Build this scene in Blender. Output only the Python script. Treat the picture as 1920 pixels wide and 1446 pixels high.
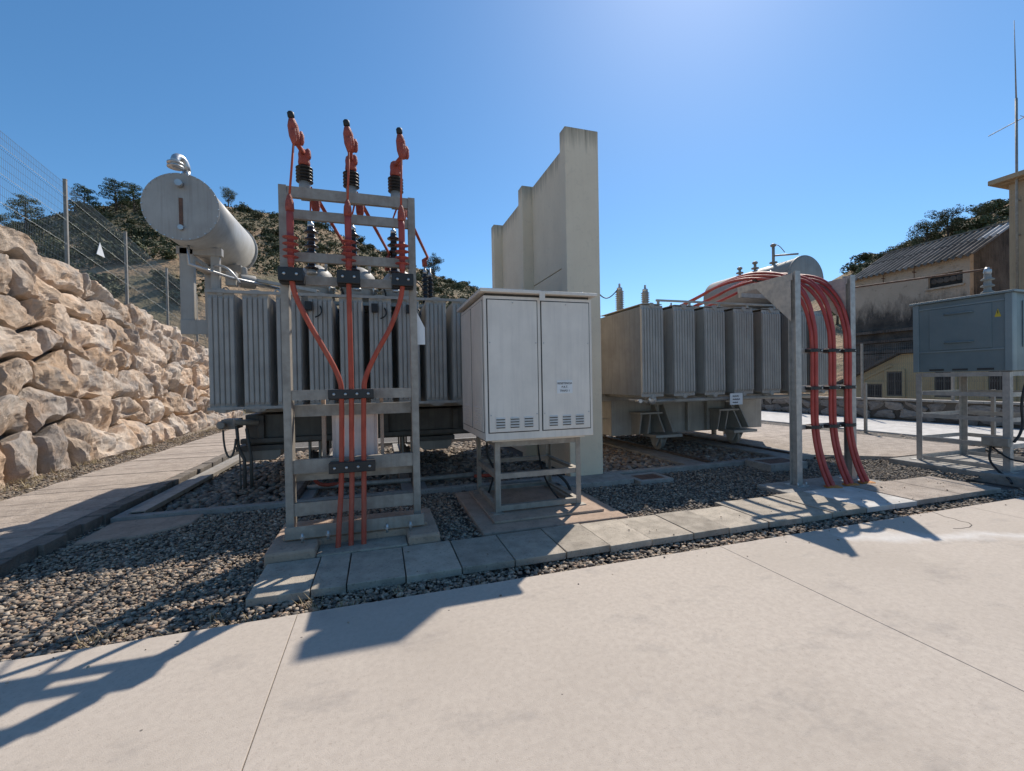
import bpy, math, random
import numpy as np
from mathutils import Vector, Matrix, noise as mnoise

for o in list(bpy.data.objects): bpy.data.objects.remove(o)
rnd = random.Random(7)
SC = bpy.context.scene
COL = SC.collection
R = math.radians

# ------------------------------------------------------------------ camera
YAW, PITCH, ROLL = 0.29947, -0.010811, -0.018219
fw = Vector((math.sin(YAW)*math.cos(PITCH), math.cos(YAW)*math.cos(PITCH), math.sin(PITCH)))
rt = Vector((math.cos(YAW), -math.sin(YAW), 0)); up = rt.cross(fw)
c_, s_ = math.cos(ROLL), math.sin(ROLL)
rt2 = rt*c_ + up*s_; up2 = up*c_ - rt*s_
cam = bpy.data.cameras.new('camera'); camo = bpy.data.objects.new('camera', cam); COL.objects.link(camo)
m = Matrix((rt2, up2, -fw)).transposed().to_4x4(); m.translation = Vector((0, 0, 1.6))
camo.matrix_world = m
cam.sensor_fit = 'HORIZONTAL'; cam.sensor_width = 36; cam.lens = 805.33/1920*36
cam.clip_start = 0.05; cam.clip_end = 4000
SC.camera = camo

# ------------------------------------------------------------------ sky and sun
SUN_AZ, SUN_EL = R(42.8), R(48.2)       # azimuth from +Y towards +X
w = bpy.data.worlds.new('World'); SC.world = w; w.use_nodes = True
nt = w.node_tree; bg = nt.nodes['Background']
sky = nt.nodes.new('ShaderNodeTexSky'); sky.sky_type = 'NISHITA'; sky.sun_disc = False
sky.sun_elevation = SUN_EL; sky.sun_rotation = SUN_AZ
sky.altitude = 300; sky.air_density = 1.0; sky.dust_density = 0.35; sky.ozone_density = 7.0
hsv = nt.nodes.new('ShaderNodeHueSaturation'); hsv.inputs['Hue'].default_value = .492; hsv.inputs['Saturation'].default_value = 1.10
nt.links.new(sky.outputs[0], hsv.inputs['Color']); nt.links.new(hsv.outputs[0], bg.inputs[0]); bg.inputs[1].default_value = 0.145
sl = bpy.data.lights.new('sun', 'SUN'); sl.energy = 5.0; sl.angle = R(0.53); sl.color = (1, .925, .82)
so = bpy.data.objects.new('sun', sl); COL.objects.link(so)
sd = Vector((math.sin(SUN_AZ)*math.cos(SUN_EL), math.cos(SUN_AZ)*math.cos(SUN_EL), math.sin(SUN_EL)))
so.rotation_euler = sd.to_track_quat('Z', 'Y').to_euler(); so.location = (0, 0, 30)
SC.view_settings.view_transform = 'Standard'; SC.view_settings.look = 'None'
SC.view_settings.exposure = 0.0; SC.view_settings.gamma = 1; SC.view_settings.use_curve_mapping = False

# ------------------------------------------------------------------ materials
def nd(nt, t, **k):
    n = nt.nodes.new(t)
    for a, b in k.items(): setattr(n, a, b)
    return n
def ramp(nt, fac, stops):
    r = nd(nt, 'ShaderNodeValToRGB'); e = r.color_ramp.elements
    while len(e) < len(stops): e.new(0.5)
    for i, (p, c) in enumerate(stops):
        e[i].position = p; e[i].color = (*c, 1) if len(c) == 3 else c
    nt.links.new(fac, r.inputs[0]); return r.outputs[0]
def mixc(nt, fac, a, b, mode='MIX'):
    m = nd(nt, 'ShaderNodeMix', data_type='RGBA', blend_type=mode)
    for i, v in ((0, fac), (6, a), (7, b)):
        if hasattr(v, 'links'): nt.links.new(v, m.inputs[i])
        else: m.inputs[i].default_value = v if i == 0 else (*v, 1)
    return m.outputs[2]
def mth(nt, op, a, b=None, clamp=False):
    m = nd(nt, 'ShaderNodeMath', operation=op, use_clamp=clamp)
    for i, v in enumerate((a, b)):
        if v is None: continue
        if hasattr(v, 'links'): nt.links.new(v, m.inputs[i])
        else: m.inputs[i].default_value = v
    return m.outputs[0]
def noise(nt, vec, scale, detail=6, rough=.6, stretch=None):
    if stretch:
        mp = nd(nt, 'ShaderNodeMapping'); mp.inputs['Scale'].default_value = stretch
        nt.links.new(vec, mp.inputs[0]); vec = mp.outputs[0]
    n = nd(nt, 'ShaderNodeTexNoise'); n.inputs['Scale'].default_value = scale
    n.inputs['Detail'].default_value = detail; n.inputs['Roughness'].default_value = rough
    nt.links.new(vec, n.inputs[0]); return n.outputs[0]
def mat(name, c1, c2=None, rough=.7, metal=0, scale=4, detail=6, bump=0, bscale=60, spec=.5, streak=None, speck=None,
        lo=.35, hi=.65, rnd_amt=0, vcol=False, coat=0, extra=None, drip=None):
    M = bpy.data.materials.new(name); M.use_nodes = True; nt = M.node_tree
    p = nt.nodes['Principled BSDF']
    tc = nd(nt, 'ShaderNodeTexCoord'); vec = tc.outputs['Object']
    if rnd_amt:
        oi = nd(nt, 'ShaderNodeObjectInfo')
        ad = nd(nt, 'ShaderNodeVectorMath', operation='ADD')
        sc = nd(nt, 'ShaderNodeMath', operation='MULTIPLY'); nt.links.new(oi.outputs['Random'], sc.inputs[0]); sc.inputs[1].default_value = 57
        cb = nd(nt, 'ShaderNodeCombineXYZ')
        for i in range(3): nt.links.new(sc.outputs[0], cb.inputs[i])
        nt.links.new(vec, ad.inputs[0]); nt.links.new(cb.outputs[0], ad.inputs[1]); vec = ad.outputs[0]
    c2 = c2 or tuple(x*.8 for x in c1)
    n1 = noise(nt, vec, scale, detail)
    col = ramp(nt, n1, [(lo, c2), (hi, c1)])
    if vcol:
        at = nd(nt, 'ShaderNodeVertexColor', layer_name='Col'); col = mixc(nt, 1.0, at.outputs[0], col, 'MULTIPLY')
    if streak:   # vertical rain streaks: (colour, amount)
        s1 = noise(nt, vec, 3.2, 5, .6, (6, 6, .35)); s2 = ramp(nt, s1, [(.48, (0, 0, 0)), (.68, (1, 1, 1))])
        col = mixc(nt, mth(nt, 'MULTIPLY', s2, streak[1]), col, streak[0])
    if drip:     # stains running down from a height: (colour, z_top, length, amount)
        sx = nd(nt, 'ShaderNodeSeparateXYZ'); nt.links.new(vec, sx.inputs[0])
        d = mth(nt, 'DIVIDE', mth(nt, 'SUBTRACT', drip[1], sx.outputs[2]), drip[2])
        s1 = noise(nt, vec, 4, 4, .6, (5, 5, .25))
        k = mth(nt, 'MULTIPLY', mth(nt, 'GREATER_THAN', d, -0.01), mth(nt, 'SUBTRACT', mth(nt, 'MULTIPLY', s1, 2.0), mth(nt, 'ADD', d, .25)), True)
        k = mth(nt, 'MULTIPLY', k, drip[3], True)
        col = mixc(nt, k, col, drip[0])
    if speck:
        s3 = noise(nt, vec, speck[1], 2, .5); s4 = ramp(nt, s3, [(.6, (0, 0, 0)), (.68, (1, 1, 1))])
        col = mixc(nt, mth(nt, 'MULTIPLY', s4, speck[2]), col, speck[0])
    if extra: col = extra(nt, vec, col)
    if rnd_amt:
        hs = nd(nt, 'ShaderNodeHueSaturation')
        mr = nd(nt, 'ShaderNodeMapRange'); nt.links.new(oi.outputs['Random'], mr.inputs[0])
        mr.inputs[3].default_value = 1-rnd_amt; mr.inputs[4].default_value = 1+rnd_amt
        nt.links.new(mr.outputs[0], hs.inputs['Value']); nt.links.new(col, hs.inputs['Color']); col = hs.outputs[0]
    nt.links.new(col, p.inputs['Base Color'])
    rr = nd(nt, 'ShaderNodeMapRange'); nt.links.new(n1, rr.inputs[0])
    rr.inputs[1].default_value = .3; rr.inputs[2].default_value = .7
    rr.inputs[3].default_value = min(1, rough+.1); rr.inputs[4].default_value = max(.05, rough-.1)
    nt.links.new(rr.outputs[0], p.inputs['Roughness'])
    p.inputs['Metallic'].default_value = metal; p.inputs['Specular IOR Level'].default_value = spec
    if bump:
        b = nd(nt, 'ShaderNodeBump'); b.inputs['Strength'].default_value = min(1, bump); b.inputs['Distance'].default_value = 1.2/bscale
        nt.links.new(noise(nt, vec, bscale, 5, .65), b.inputs['Height']); nt.links.new(b.outputs[0], p.inputs['Normal'])
    return M

def pave_extra(nt, vec, col):
    # broad blotches, dark worn marks, small pits and a whitish cement smear
    a = noise(nt, vec, .55, 4, .55); col = mixc(nt, mth(nt, 'MULTIPLY', ramp(nt, a, [(.42, (0, 0, 0)), (.66, (1, 1, 1))]), .55), col, (.40, .34, .28))
    b = noise(nt, vec, 1.7, 6, .7, (1, 1.7, 1)); col = mixc(nt, mth(nt, 'MULTIPLY', ramp(nt, b, [(.55, (0, 0, 0)), (.70, (1, 1, 1))]), .45), col, (.26, .228, .205))
    c = noise(nt, vec, 2.6, 5, .6); col = mixc(nt, mth(nt, 'MULTIPLY', ramp(nt, c, [(.6, (0, 0, 0)), (.75, (1, 1, 1))]), .25), col, (.60, .53, .44))
    v = nd(nt, 'ShaderNodeTexVoronoi'); v.inputs['Scale'].default_value = 3.1; nt.links.new(vec, v.inputs[0])
    col = mixc(nt, mth(nt, 'MULTIPLY', mth(nt, 'LESS_THAN', v.outputs['Distance'], .022), .8), col, (.06, .05, .045))
    sx = nd(nt, 'ShaderNodeSeparateXYZ'); nt.links.new(vec, sx.inputs[0])
    wob = mth(nt, 'MULTIPLY', mth(nt, 'SUBTRACT', noise(nt, vec, 2.2, 5), .5), .55)
    ln = mth(nt, 'ADD', mth(nt, 'SUBTRACT', sx.outputs[1], mth(nt, 'SUBTRACT', 4.65, mth(nt, 'MULTIPLY', sx.outputs[0], .36))), wob)
    k = mth(nt, 'SUBTRACT', 1.0, mth(nt, 'MULTIPLY', mth(nt, 'ABSOLUTE', ln), 5.5), True)
    k = mth(nt, 'MULTIPLY', k, mth(nt, 'GREATER_THAN', sx.outputs[0], 4.3))
    k = mth(nt, 'MULTIPLY', k, mth(nt, 'MULTIPLY', noise(nt, vec, 7, 7, .75), .85), True)
    return mixc(nt, k, col, (.74, .73, .71))

MT = {}
MT['pave'] = mat('concrete_pavement', (.495, .425, .355), (.458, .392, .328), .88, scale=26, detail=8, lo=.4, hi=.6, bump=.3, bscale=160, extra=pave_extra, speck=((.34, .28, .23), 60, .45))
MT['joint'] = mat('joint_dirt', (.10, .085, .07), rough=.95)
MT['paver'] = mat('paver_concrete', (.46, .395, .315), (.32, .275, .22), .9, scale=6, bump=.6, bscale=80, rnd_amt=.13, speck=((.16, .14, .12), 40, .5))
MT['paverw'] = mat('paver_white', (.60, .57, .53), (.47, .44, .40), .9, scale=5, bump=.4, bscale=80, rnd_amt=.05)
MT['edge'] = mat('dark_edging', (.24, .205, .17), (.15, .13, .11), .95, scale=8, bump=.8, bscale=40, rnd_amt=.15)
MT['jbox'] = mat('junction_box_paint', (.72, .62, .56), (.62, .53, .48), .6, scale=4, streak=((.38, .30, .26), .4))
MT['walk'] = mat('stamped_concrete', (.47, .39, .32), (.34, .28, .23), .9, scale=5, bump=.8, bscale=40, rnd_amt=.10, speck=((.22, .185, .155), 18, .55))
MT['pad'] = mat('pad_concrete', (.48, .345, .255), (.37, .265, .195), .9, scale=5, bump=.5, bscale=60, speck=((.2, .16, .13), 25, .5))
MT['kerb'] = mat('kerb_concrete', (.36, .335, .30), (.26, .24, .215), .9, scale=5, bump=.5, bscale=60, speck=((.17, .15, .13), 25, .5))
MT['soil'] = mat('gravel_bed', (.17, .155, .14), (.10, .09, .08), .95, scale=40, bump=1, bscale=35)
MT['dirt'] = mat('dry_dirt', (.30, .24, .18), (.22, .18, .14), .95, scale=12, bump=1, bscale=40)
MT['peb'] = mat('pebble', (1, 1, 1), (.72, .72, .72), .8, scale=30, vcol=True, spec=.3)
MT['rock'] = None
MT['steel'] = mat('galvanised_steel', (.37, .332, .28), (.265, .235, .20), .6, .15, scale=9, detail=8, bump=.12, bscale=60, streak=((.23, .18, .14), .35))
MT['steelb'] = mat('bright_galvanised_steel', (.46, .435, .40), (.36, .34, .315), .45, .3, scale=14, detail=3, bump=.05)
MT['red'] = mat('red_cable_jacket', (.47, .085, .048), (.35, .062, .036), .62, scale=6, streak=((.36, .15, .10), .5), spec=.3)
MT['redd'] = mat('deep_red_cable_jacket', (.46, .062, .045), (.35, .046, .036), .5, scale=6, streak=((.36, .10, .08), .4))
MT['tape'] = mat('red_tape', (.44, .095, .06), (.30, .06, .04), .65, scale=14, bump=.8, bscale=45)
MT['rain'] = mat('red_silicone', (.36, .06, .045), (.28, .045, .035), .5, scale=8)
MT['blk'] = mat('black_plastic', (.022, .021, .021), rough=.5)
MT['rub'] = mat('black_cable', (.02, .02, .02), rough=.6)
MT['porc'] = mat('brown_porcelain', (.045, .026, .022), (.03, .018, .015), .18, scale=6, coat=1)
MT['blkp'] = mat('black_polymer', (.018, .017, .017), rough=.35)
MT['gporc'] = mat('grey_porcelain', (.34, .33, .31), (.28, .27, .25), .35)
MT['trafo'] = mat('transformer_grey_paint', (.415, .388, .345), (.335, .312, .278), .55, scale=2.5, streak=((.20, .18, .155), .35), bump=.08, bscale=40)
MT['trafo2'] = mat('transformer_dark_paint', (.34, .31, .265), (.27, .245, .21), .55, scale=2.5, streak=((.17, .155, .14), .3), bump=.08, bscale=40)
MT['trafod'] = mat('dark_shaded_base_paint', (.13, .12, .105), (.085, .078, .068), .6, scale=2.5, streak=((.07, .06, .05), .4))  # dark paint, with the shade under the tank also put into its colour
MT['tanklt'] = mat('conservator_pale_paint', (.49, .475, .44), (.38, .365, .33), .5, scale=2, streak=((.30, .26, .21), .3))
MT['cab'] = mat('cabinet_grey_paint', (.79, .715, .625), (.71, .645, .565), .5, scale=3, streak=((.55, .50, .45), .3), bump=.05, bscale=30)
MT['cabd'] = mat('cabinet_gap', (.06, .058, .055), rough=.9)
MT['white'] = mat('white_sign', (.78, .78, .77), (.68, .68, .67), .5)
MT['ink'] = mat('black_ink', (.02, .02, .02), rough=.7)
MT['wall'] = mat('cream_render', (.80, .665, .49), (.74, .61, .45), .9, scale=1.5, bump=.2, bscale=50, streak=((.62, .50, .37), .14), drip=((.17, .145, .10), 5.92, .42, .75), speck=((.45, .36, .27), 14, .12))
MT['blue'] = mat('blue_grey_paint', (.15, .20, .215), (.125, .17, .185), .45, scale=2.5, streak=((.14, .17, .18), .3))
MT['bluel'] = mat('blue_grey_trim', (.21, .265, .28), (.18, .23, .245), .45, scale=2.5)
MT['yel'] = mat('yellow_sticker', (.62, .47, .04), rough=.5)
MT['rust'] = mat('rusty_iron', (.20, .10, .06), (.10, .06, .045), .8, scale=12, bump=.5)
MT['rail'] = mat('rail_steel', (.16, .13, .115), (.09, .075, .065), .6, .4, scale=8)
MT['alu'] = mat('aluminium', (.55, .55, .54), rough=.4, metal=.7)
MT['orange'] = mat('orange_sealant', (.55, .22, .05), rough=.7, bump=.6)

# limestone boulders
def rock_extra(nt, vec, col):
    t = noise(nt, vec, .16, 2, .5); col = mixc(nt, 1.0, col, ramp(nt, t, [(.36, (.62, .61, .62)), (.47, (1, .96, .91)), (.54, (1.0, .91, .83)), (.66, (1.0, .86, .72))]), 'MULTIPLY')
    a = noise(nt, vec, 1.1, 4, .6); col = mixc(nt, mth(nt, 'MULTIPLY', ramp(nt, a, [(.45, (0, 0, 0)), (.62, (1, 1, 1))]), .75), col, (.58, .38, .235))
    b = noise(nt, vec, 1.7, 6, .65); col = mixc(nt, mth(nt, 'MULTIPLY', ramp(nt, b, [(.50, (0, 0, 0)), (.64, (1, 1, 1))]), .7), col, (.33, .305, .285))
    c = noise(nt, vec, 6.5, 8, .75); col = mixc(nt, mth(nt, 'MULTIPLY', ramp(nt, c, [(.55, (0, 0, 0)), (.72, (1, 1, 1))]), .55), col, (.17, .145, .125))
    return col
M = mat('limestone', (.84, .74, .63), (.64, .545, .45), .92, scale=2.4, detail=8, rnd_amt=.16, extra=rock_extra, spec=.2)
nt = M.node_tree; p = nt.nodes['Principled BSDF']
tc = nd(nt, 'ShaderNodeTexCoord'); b1 = nd(nt, 'ShaderNodeBump'); b1.inputs['Strength'].default_value = 1; b1.inputs['Distance'].default_value = .07
nt.links.new(noise(nt, tc.outputs['Object'], 11, 10, .8), b1.inputs['Height']); nt.links.new(b1.outputs[0], p.inputs['Normal'])
MT['rock'] = M
MT['rockd'] = mat('grey_rubble', (.36, .32, .28), (.24, .21, .185), .95, scale=4, rnd_amt=.2, bump=.8, bscale=14)
def hill_extra(nt, vec, col):
    a = noise(nt, vec, .09, 6, .6); col = mixc(nt, ramp(nt, a, [(.46, (0, 0, 0)), (.56, (1, 1, 1))]), col, (.20, .165, .085))
    b = noise(nt, vec, .5, 6, .7); return mixc(nt, mth(nt, 'MULTIPLY', ramp(nt, b, [(.5, (0, 0, 0)), (.62, (1, 1, 1))]), .6), col, (.22, .15, .09))
MT['hill'] = mat('dry_hillside', (.47, .32, .18), (.33, .215, .125), .95, scale=.25, detail=8, extra=hill_extra, bump=1, bscale=1.3)
def leafmat(name, a, b):
    M = bpy.data.materials.new(name); M.use_nodes = True; nt = M.node_tree; p = nt.nodes['Principled BSDF']
    g = nd(nt, 'ShaderNodeNewGeometry'); oi = nd(nt, 'ShaderNodeObjectInfo')
    c = ramp(nt, mth(nt, 'FRACT', mth(nt, 'ADD', g.outputs['Random Per Island'], oi.outputs['Random'])), [(0, a), (1, b)])
    hs = nd(nt, 'ShaderNodeHueSaturation'); mr = nd(nt, 'ShaderNodeMapRange'); nt.links.new(oi.outputs['Random'], mr.inputs[0])
    mr.inputs[3].default_value = .7; mr.inputs[4].default_value = 1.3
    nt.links.new(mr.outputs[0], hs.inputs['Value']); nt.links.new(c, hs.inputs['Color'])
    nt.links.new(hs.outputs[0], p.inputs['Base Color']); p.inputs['Roughness'].default_value = .7; p.inputs['Specular IOR Level'].default_value = .25
    return M
MT['leaf'] = leafmat('olive_leaves', (.058, .066, .028), (.130, .132, .062))
MT['pine'] = leafmat('pine_needles', (.045, .066, .026), (.10, .125, .048))
MT['dry'] = leafmat('dry_grass', (.34, .25, .13), (.52, .41, .24))
MT['bark'] = mat('bark', (.13, .10, .075), (.07, .055, .04), .95, scale=6, bump=1, bscale=12)
def wh_extra(nt, vec, col):
    # soot and damp: black below an uneven line, drips above it
    sx = nd(nt, 'ShaderNodeSeparateXYZ'); nt.links.new(vec, sx.inputs[0])
    n = noise(nt, vec, 1.3, 7, .72, (1.5, 1.5, .45))
    d = mth(nt, 'SUBTRACT', mth(nt, 'ADD', 10.35, mth(nt, 'MULTIPLY', mth(nt, 'SUBTRACT', n, .5), 4.2)), sx.outputs[2])
    k = mth(nt, 'MULTIPLY', mth(nt, 'ADD', d, .5), .8, True)
    a = noise(nt, vec, 1.1, 7, .7)
    k = mth(nt, 'MULTIPLY', k, mth(nt, 'ADD', .62, mth(nt, 'MULTIPLY', a, .6)), True)
    return mixc(nt, k, col, (.045, .04, .037))
MT['wh'] = mat('stained_cream_plaster', (.54, .44, .345), (.46, .375, .29), .95, scale=.9, extra=wh_extra, bump=.3, bscale=8, speck=((.25, .19, .14), 3, .4))
MT['whd'] = mat('sooty_plaster', (.15, .125, .105), (.06, .052, .046), .95, scale=1.0, streak=((.24, .19, .15), .5), bump=.4, bscale=8)
MT['roof'] = mat('fibre_cement_roof', (.27, .235, .20), (.17, .148, .125), .95, scale=1.4, rnd_amt=.2, spec=.1, bump=.3, bscale=10)
MT['roofw'] = mat('pale_roof_sheet', (.50, .49, .47), (.40, .39, .37), .8, scale=2)
MT['tower'] = mat('ochre_plaster', (.50, .37, .235), (.42, .31, .20), .92, scale=1, bump=.3, bscale=10, streak=((.30, .22, .15), .4))
MT['house'] = mat('yellow_plaster', (.52, .40, .22), (.45, .34, .19), .9, scale=1, bump=.2, bscale=10)
MT['glass'] = mat('dark_window_glass', (.03, .035, .04), rough=.15)
MT['frame'] = mat('window_frame', (.16, .13, .10), rough=.6)
MT['brk'] = mat('dark_recess', (.05, .043, .038), (.03, .027, .024), .95)
MT['wire'] = mat('green_grey_wire', (.16, .175, .18), rough=.5, metal=.5)

# ------------------------------------------------------------------ mesh builder
ORG = {}
XF = [1.0, (0, 0, 0)]     # size factor and offset of the assembly being built
class MB:
    def __init__(s): s.v = []; s.f = []; s.sm = []
    def add(s, vs, fs, smooth=False):
        o = len(s.v); s.v += [tuple(p) for p in vs]
        for f in fs: s.f.append([i+o for i in f]); s.sm.append(smooth)
        return s
    def box(s, x0, x1, y0, y1, z0, z1):
        vs = [(x, y, z) for z in (z0, z1) for y in (y0, y1) for x in (x0, x1)]
        return s.add(vs, [(0, 2, 3, 1), (4, 5, 7, 6), (0, 1, 5, 4), (2, 6, 7, 3), (0, 4, 6, 2), (1, 3, 7, 5)])
    def bar(s, p0, p1, w, h, upv=(0, 0, 1)):
        a, b = Vector(p0), Vector(p1); d = (b-a).normalized(); u = Vector(upv)
        if abs(d.dot(u)) > .98: u = Vector((0, 1, 0))
        sd = d.cross(u).normalized()*w/2; u = sd.cross(d).normalized()*h/2
        vs = [q+sx*sd+sz*u for q in (a, b) for sx, sz in ((-1, -1), (1, -1), (1, 1), (-1, 1))]
        return s.add(vs, [(0, 1, 2, 3), (7, 6, 5, 4), (0, 4, 5, 1), (1, 5, 6, 2), (2, 6, 7, 3), (3, 7, 4, 0)])
    def tube(s, pts, r, n=8, caps=True, smooth=True):
        P = [Vector(p) for p in pts]; k = len(P); rs = r if hasattr(r, '__len__') else [r]*k
        T = [(P[min(i+1, k-1)]-P[max(i-1, 0)]).normalized() for i in range(k)]
        u = T[0].orthogonal().normalized(); vs = []
        for i in range(k):
            u = (u-T[i]*u.dot(T[i])).normalized(); v = T[i].cross(u)
            for j in range(n):
                a = 2*math.pi*j/n; vs.append(P[i]+(u*math.cos(a)+v*math.sin(a))*rs[i])
        fs = [(i*n+j, i*n+(j+1) % n, (i+1)*n+(j+1) % n, (i+1)*n+j) for i in range(k-1) for j in range(n)]
        s.add(vs, fs, smooth)
        if caps:
            o = len(s.v)-k*n
            s.f.append([o+j for j in range(n)][::-1]); s.sm.append(False)
            s.f.append([o+(k-1)*n+j for j in range(n)]); s.sm.append(False)
        return s
    def cyl(s, p0, p1, r0, r1=None, n=16): return s.tube([p0, p1], [r0, r0 if r1 is None else r1], n)
    def lathe(s, prof, org, axis=(0, 0, 1), n=16, smooth=True):
        ax = Vector(axis).normalized(); u = ax.orthogonal().normalized(); v = ax.cross(u); O = Vector(org); k = len(prof)
        vs = [O+ax*h+(u*math.cos(2*math.pi*j/n)+v*math.sin(2*math.pi*j/n))*max(r, .0005) for r, h in prof for j in range(n)]
        fs = [(i*n+j, i*n+(j+1) % n, (i+1)*n+(j+1) % n, (i+1)*n+j) for i in range(k-1) for j in range(n)]
        fs += [tuple(range(n))[::-1], tuple((k-1)*n+j for j in range(n))]
        return s.add(vs, fs, smooth)
    def prism(s, poly, vec, smooth=False):
        n = len(poly); V = Vector(vec); vs = [Vector(p) for p in poly]; vs += [p+V for p in vs]
        return s.add(vs, [tuple(range(n))[::-1], tuple(range(n, 2*n))]+[(i, (i+1) % n, n+(i+1) % n, n+i) for i in range(n)], smooth)
    def build(s, name, mt, parent=None, bevel=0, seg=2, kind=None, label=None, cat=None, group=None, org=None):
        me = bpy.data.meshes.new(name); V = np.array(s.v, float)*XF[0]+np.array(XF[1])
        if parent is None and org is not None: org = Vector(org)
        elif parent is None:
            org = Vector(((V[:, 0].min()+V[:, 0].max())/2, (V[:, 1].min()+V[:, 1].max())/2, V[:, 2].min()))
        else: org = ORG[parent.name]
        me.from_pydata([tuple(q) for q in (V-np.array(org))], [], s.f)
        me.polygons.foreach_set('use_smooth', s.sm)
        me.materials.append(MT[mt] if isinstance(mt, str) else mt); me.update()
        import bmesh
        bm = bmesh.new(); bm.from_mesh(me); bmesh.ops.recalc_face_normals(bm, faces=bm.faces); bm.to_mesh(me); bm.free()
        o = bpy.data.objects.new(name, me); COL.objects.link(o); ORG[o.name] = org
        if parent is None: o.location = org
        else: o.parent = parent
        if bevel:
            b = o.modifiers.new('bevel', 'BEVEL'); b.width = bevel; b.segments = seg; b.limit_method = 'ANGLE'; b.angle_limit = R(40)
        tag(o, label, cat, group, kind); return o
def tag(o, label=None, cat=None, group=None, kind=None):
    for k, v in (('label', label), ('category', cat), ('group', group), ('kind', kind)):
        if v: o[k] = v
    return o
def thing(name, loc, label=None, cat=None, group=None, kind=None):
    o = bpy.data.objects.new(name, None); COL.objects.link(o); loc = Vector(loc)*XF[0]+Vector(XF[1]); o.location = loc; o.empty_display_size = .2
    ORG[o.name] = loc; return tag(o, label, cat, group, kind)
def copy_tree(o, parent=None, off=(0, 0, 0)):
    c = o.copy(); COL.objects.link(c); c.parent = parent; c.location = o.location+Vector(off)
    for ch in o.children: copy_tree(ch, c)
    return c
def box(*a): return MB().box(*a)
def sheds(n, rc, rs, z0, z1, thick=.35):
    pr = [(rc, z0)]; st = (z1-z0)/n
    for i in range(n):
        z = z0+i*st
        pr += [(rc, z+st*.1), (rs, z+st*.18), (rs, z+st*(.18+thick*.3)), (rc*1.05, z+st*(.25+thick)), (rc, z+st*.95)]
    return pr+[(rc, z1)]
def bez(p0, p1, p2, p3, n=12):
    P = [Vector(q) for q in (p0, p1, p2, p3)]; out = []
    for i in range(n+1):
        t = i/n; out.append(P[0]*(1-t)**3+P[1]*3*t*(1-t)**2+P[2]*3*t*t*(1-t)+P[3]*t**3)
    return out
def channel(mb, p0, p1, w, d, t, openv):
    """U channel from p0 to p1: web width w, flange depth d towards openv"""
    a, b = Vector(p0), Vector(p1); ax = (b-a).normalized(); op = Vector(openv).normalized(); sd = ax.cross(op).normalized()
    poly = [(-w/2, 0), (w/2, 0), (w/2, d), (w/2-t, d), (w/2-t, t), (-w/2+t, t), (-w/2+t, d), (-w/2, d)]
    vs = [a+sd*x+op*y for x, y in poly]; V = b-a; n = 8
    vs += [q+V for q in vs]
    fs = [(i, (i+1) % n, n+(i+1) % n, n+i) for i in range(n)]
    for o in (0, n): fs += [(o, o+1, o+4, o+5), (o+1, o+2, o+3, o+4), (o, o+5, o+6, o+7)]
    return mb.add(vs, fs)
def text_mesh(body, size, loc, rot, name, parent, mt='ink'):
    cu = bpy.data.curves.new('t', 'FONT'); cu.body = body; cu.size = size; cu.align_x = 'CENTER'; cu.align_y = 'CENTER'; cu.extrude = .0006; cu.offset = size*.012
    to = bpy.data.objects.new('t', cu); COL.objects.link(to); bpy.context.view_layer.update()
    me = bpy.data.meshes.new_from_object(to.evaluated_get(bpy.context.evaluated_depsgraph_get())); bpy.data.objects.remove(to)
    me.materials.clear(); me.materials.append(MT[mt])
    o = bpy.data.objects.new(name, me); COL.objects.link(o); o.parent = parent
    o.location = Vector(loc)-ORG[parent.name]; o.rotation_euler = rot; return o

# ================================================================== THE GROUND
O0 = (0, 0, 0)
terr = MB()
NT = 48
terr.add([(0, 0, -4.6)]+[(1600*math.cos(2*math.pi*i/NT), 1600*math.sin(2*math.pi*i/NT), -4.6) for i in range(NT)], [(0, 1+i, 1+(i+1) % NT) for i in range(NT)])
terr.build('terrain', 'hill', kind='structure', org=O0)
box(-60, 17.4, -40, 70, -4.55, -.15).build('yard_ground', 'soil', kind='structure', org=O0)
# front pavement: slabs with sawn joints
# sawn joints are 5 mm wide
pv = box(-18.7, 21.1, -7, 3.28, -.14, -.02).build('pavement', 'joint', kind='structure', org=O0)
xs = [-18.72, -15.09, -11.46, -7.84, -4.21, -.58, 3.05, 6.68, 10.31, 13.94, 17.5, 21.1]
for a, b in zip(xs[:-1], xs[1:]):
    box(a+.002, b-.002, -7, 3.30, -.12, 0).build('concrete_slab', 'pave', pv, bevel=.004)
cr = [(6.06, 3.29), (6.03, 3.22), (5.98, 3.14), (5.99, 3.06), (5.95, 2.99), (5.97, 2.93), (5.90, 2.87), (5.80, 2.84), (5.69, 2.845), (5.60, 2.87)]
ck = MB()
for (xa, ya), (xb, yb0) in zip(cr[:-1], cr[1:]): ck.bar((xa, ya, .0012), (xb, yb0, .0012), .007, .0016)
ck.build('crack', 'joint', pv)
# rear yard: strips running away on the right
ry = box(8.3, 17.0, 6.3, 40, -.145, -.03).build('rear_yard', 'joint', kind='structure', org=O0)
yb = [6.3, 8.9, 11.5, 14.1, 17, 20, 24, 28, 34, 40]
for i, (a, b) in enumerate(zip(yb[:-1], yb[1:])):
    x0 = 8.35
    if i == 0: MB().prism([(8.35, 6.5, -.12), (9.5, 5.75, -.12), (12.3, 5.75, -.12), (12.3, 8.89, -.12), (8.35, 8.89, -.12)], (0, 0, .12)).build('concrete_slab', 'walk', ry, bevel=.006)
    else: box(x0, 12.3, a+.006, b-.006, -.12, 0).build('concrete_slab', 'walk', ry, bevel=.006)
    box(13.25, 16.95, a+.006 if i else 1.0, b-.006, -.12, .01).build('concrete_slab', 'paverw', ry, bevel=.006)
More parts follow.
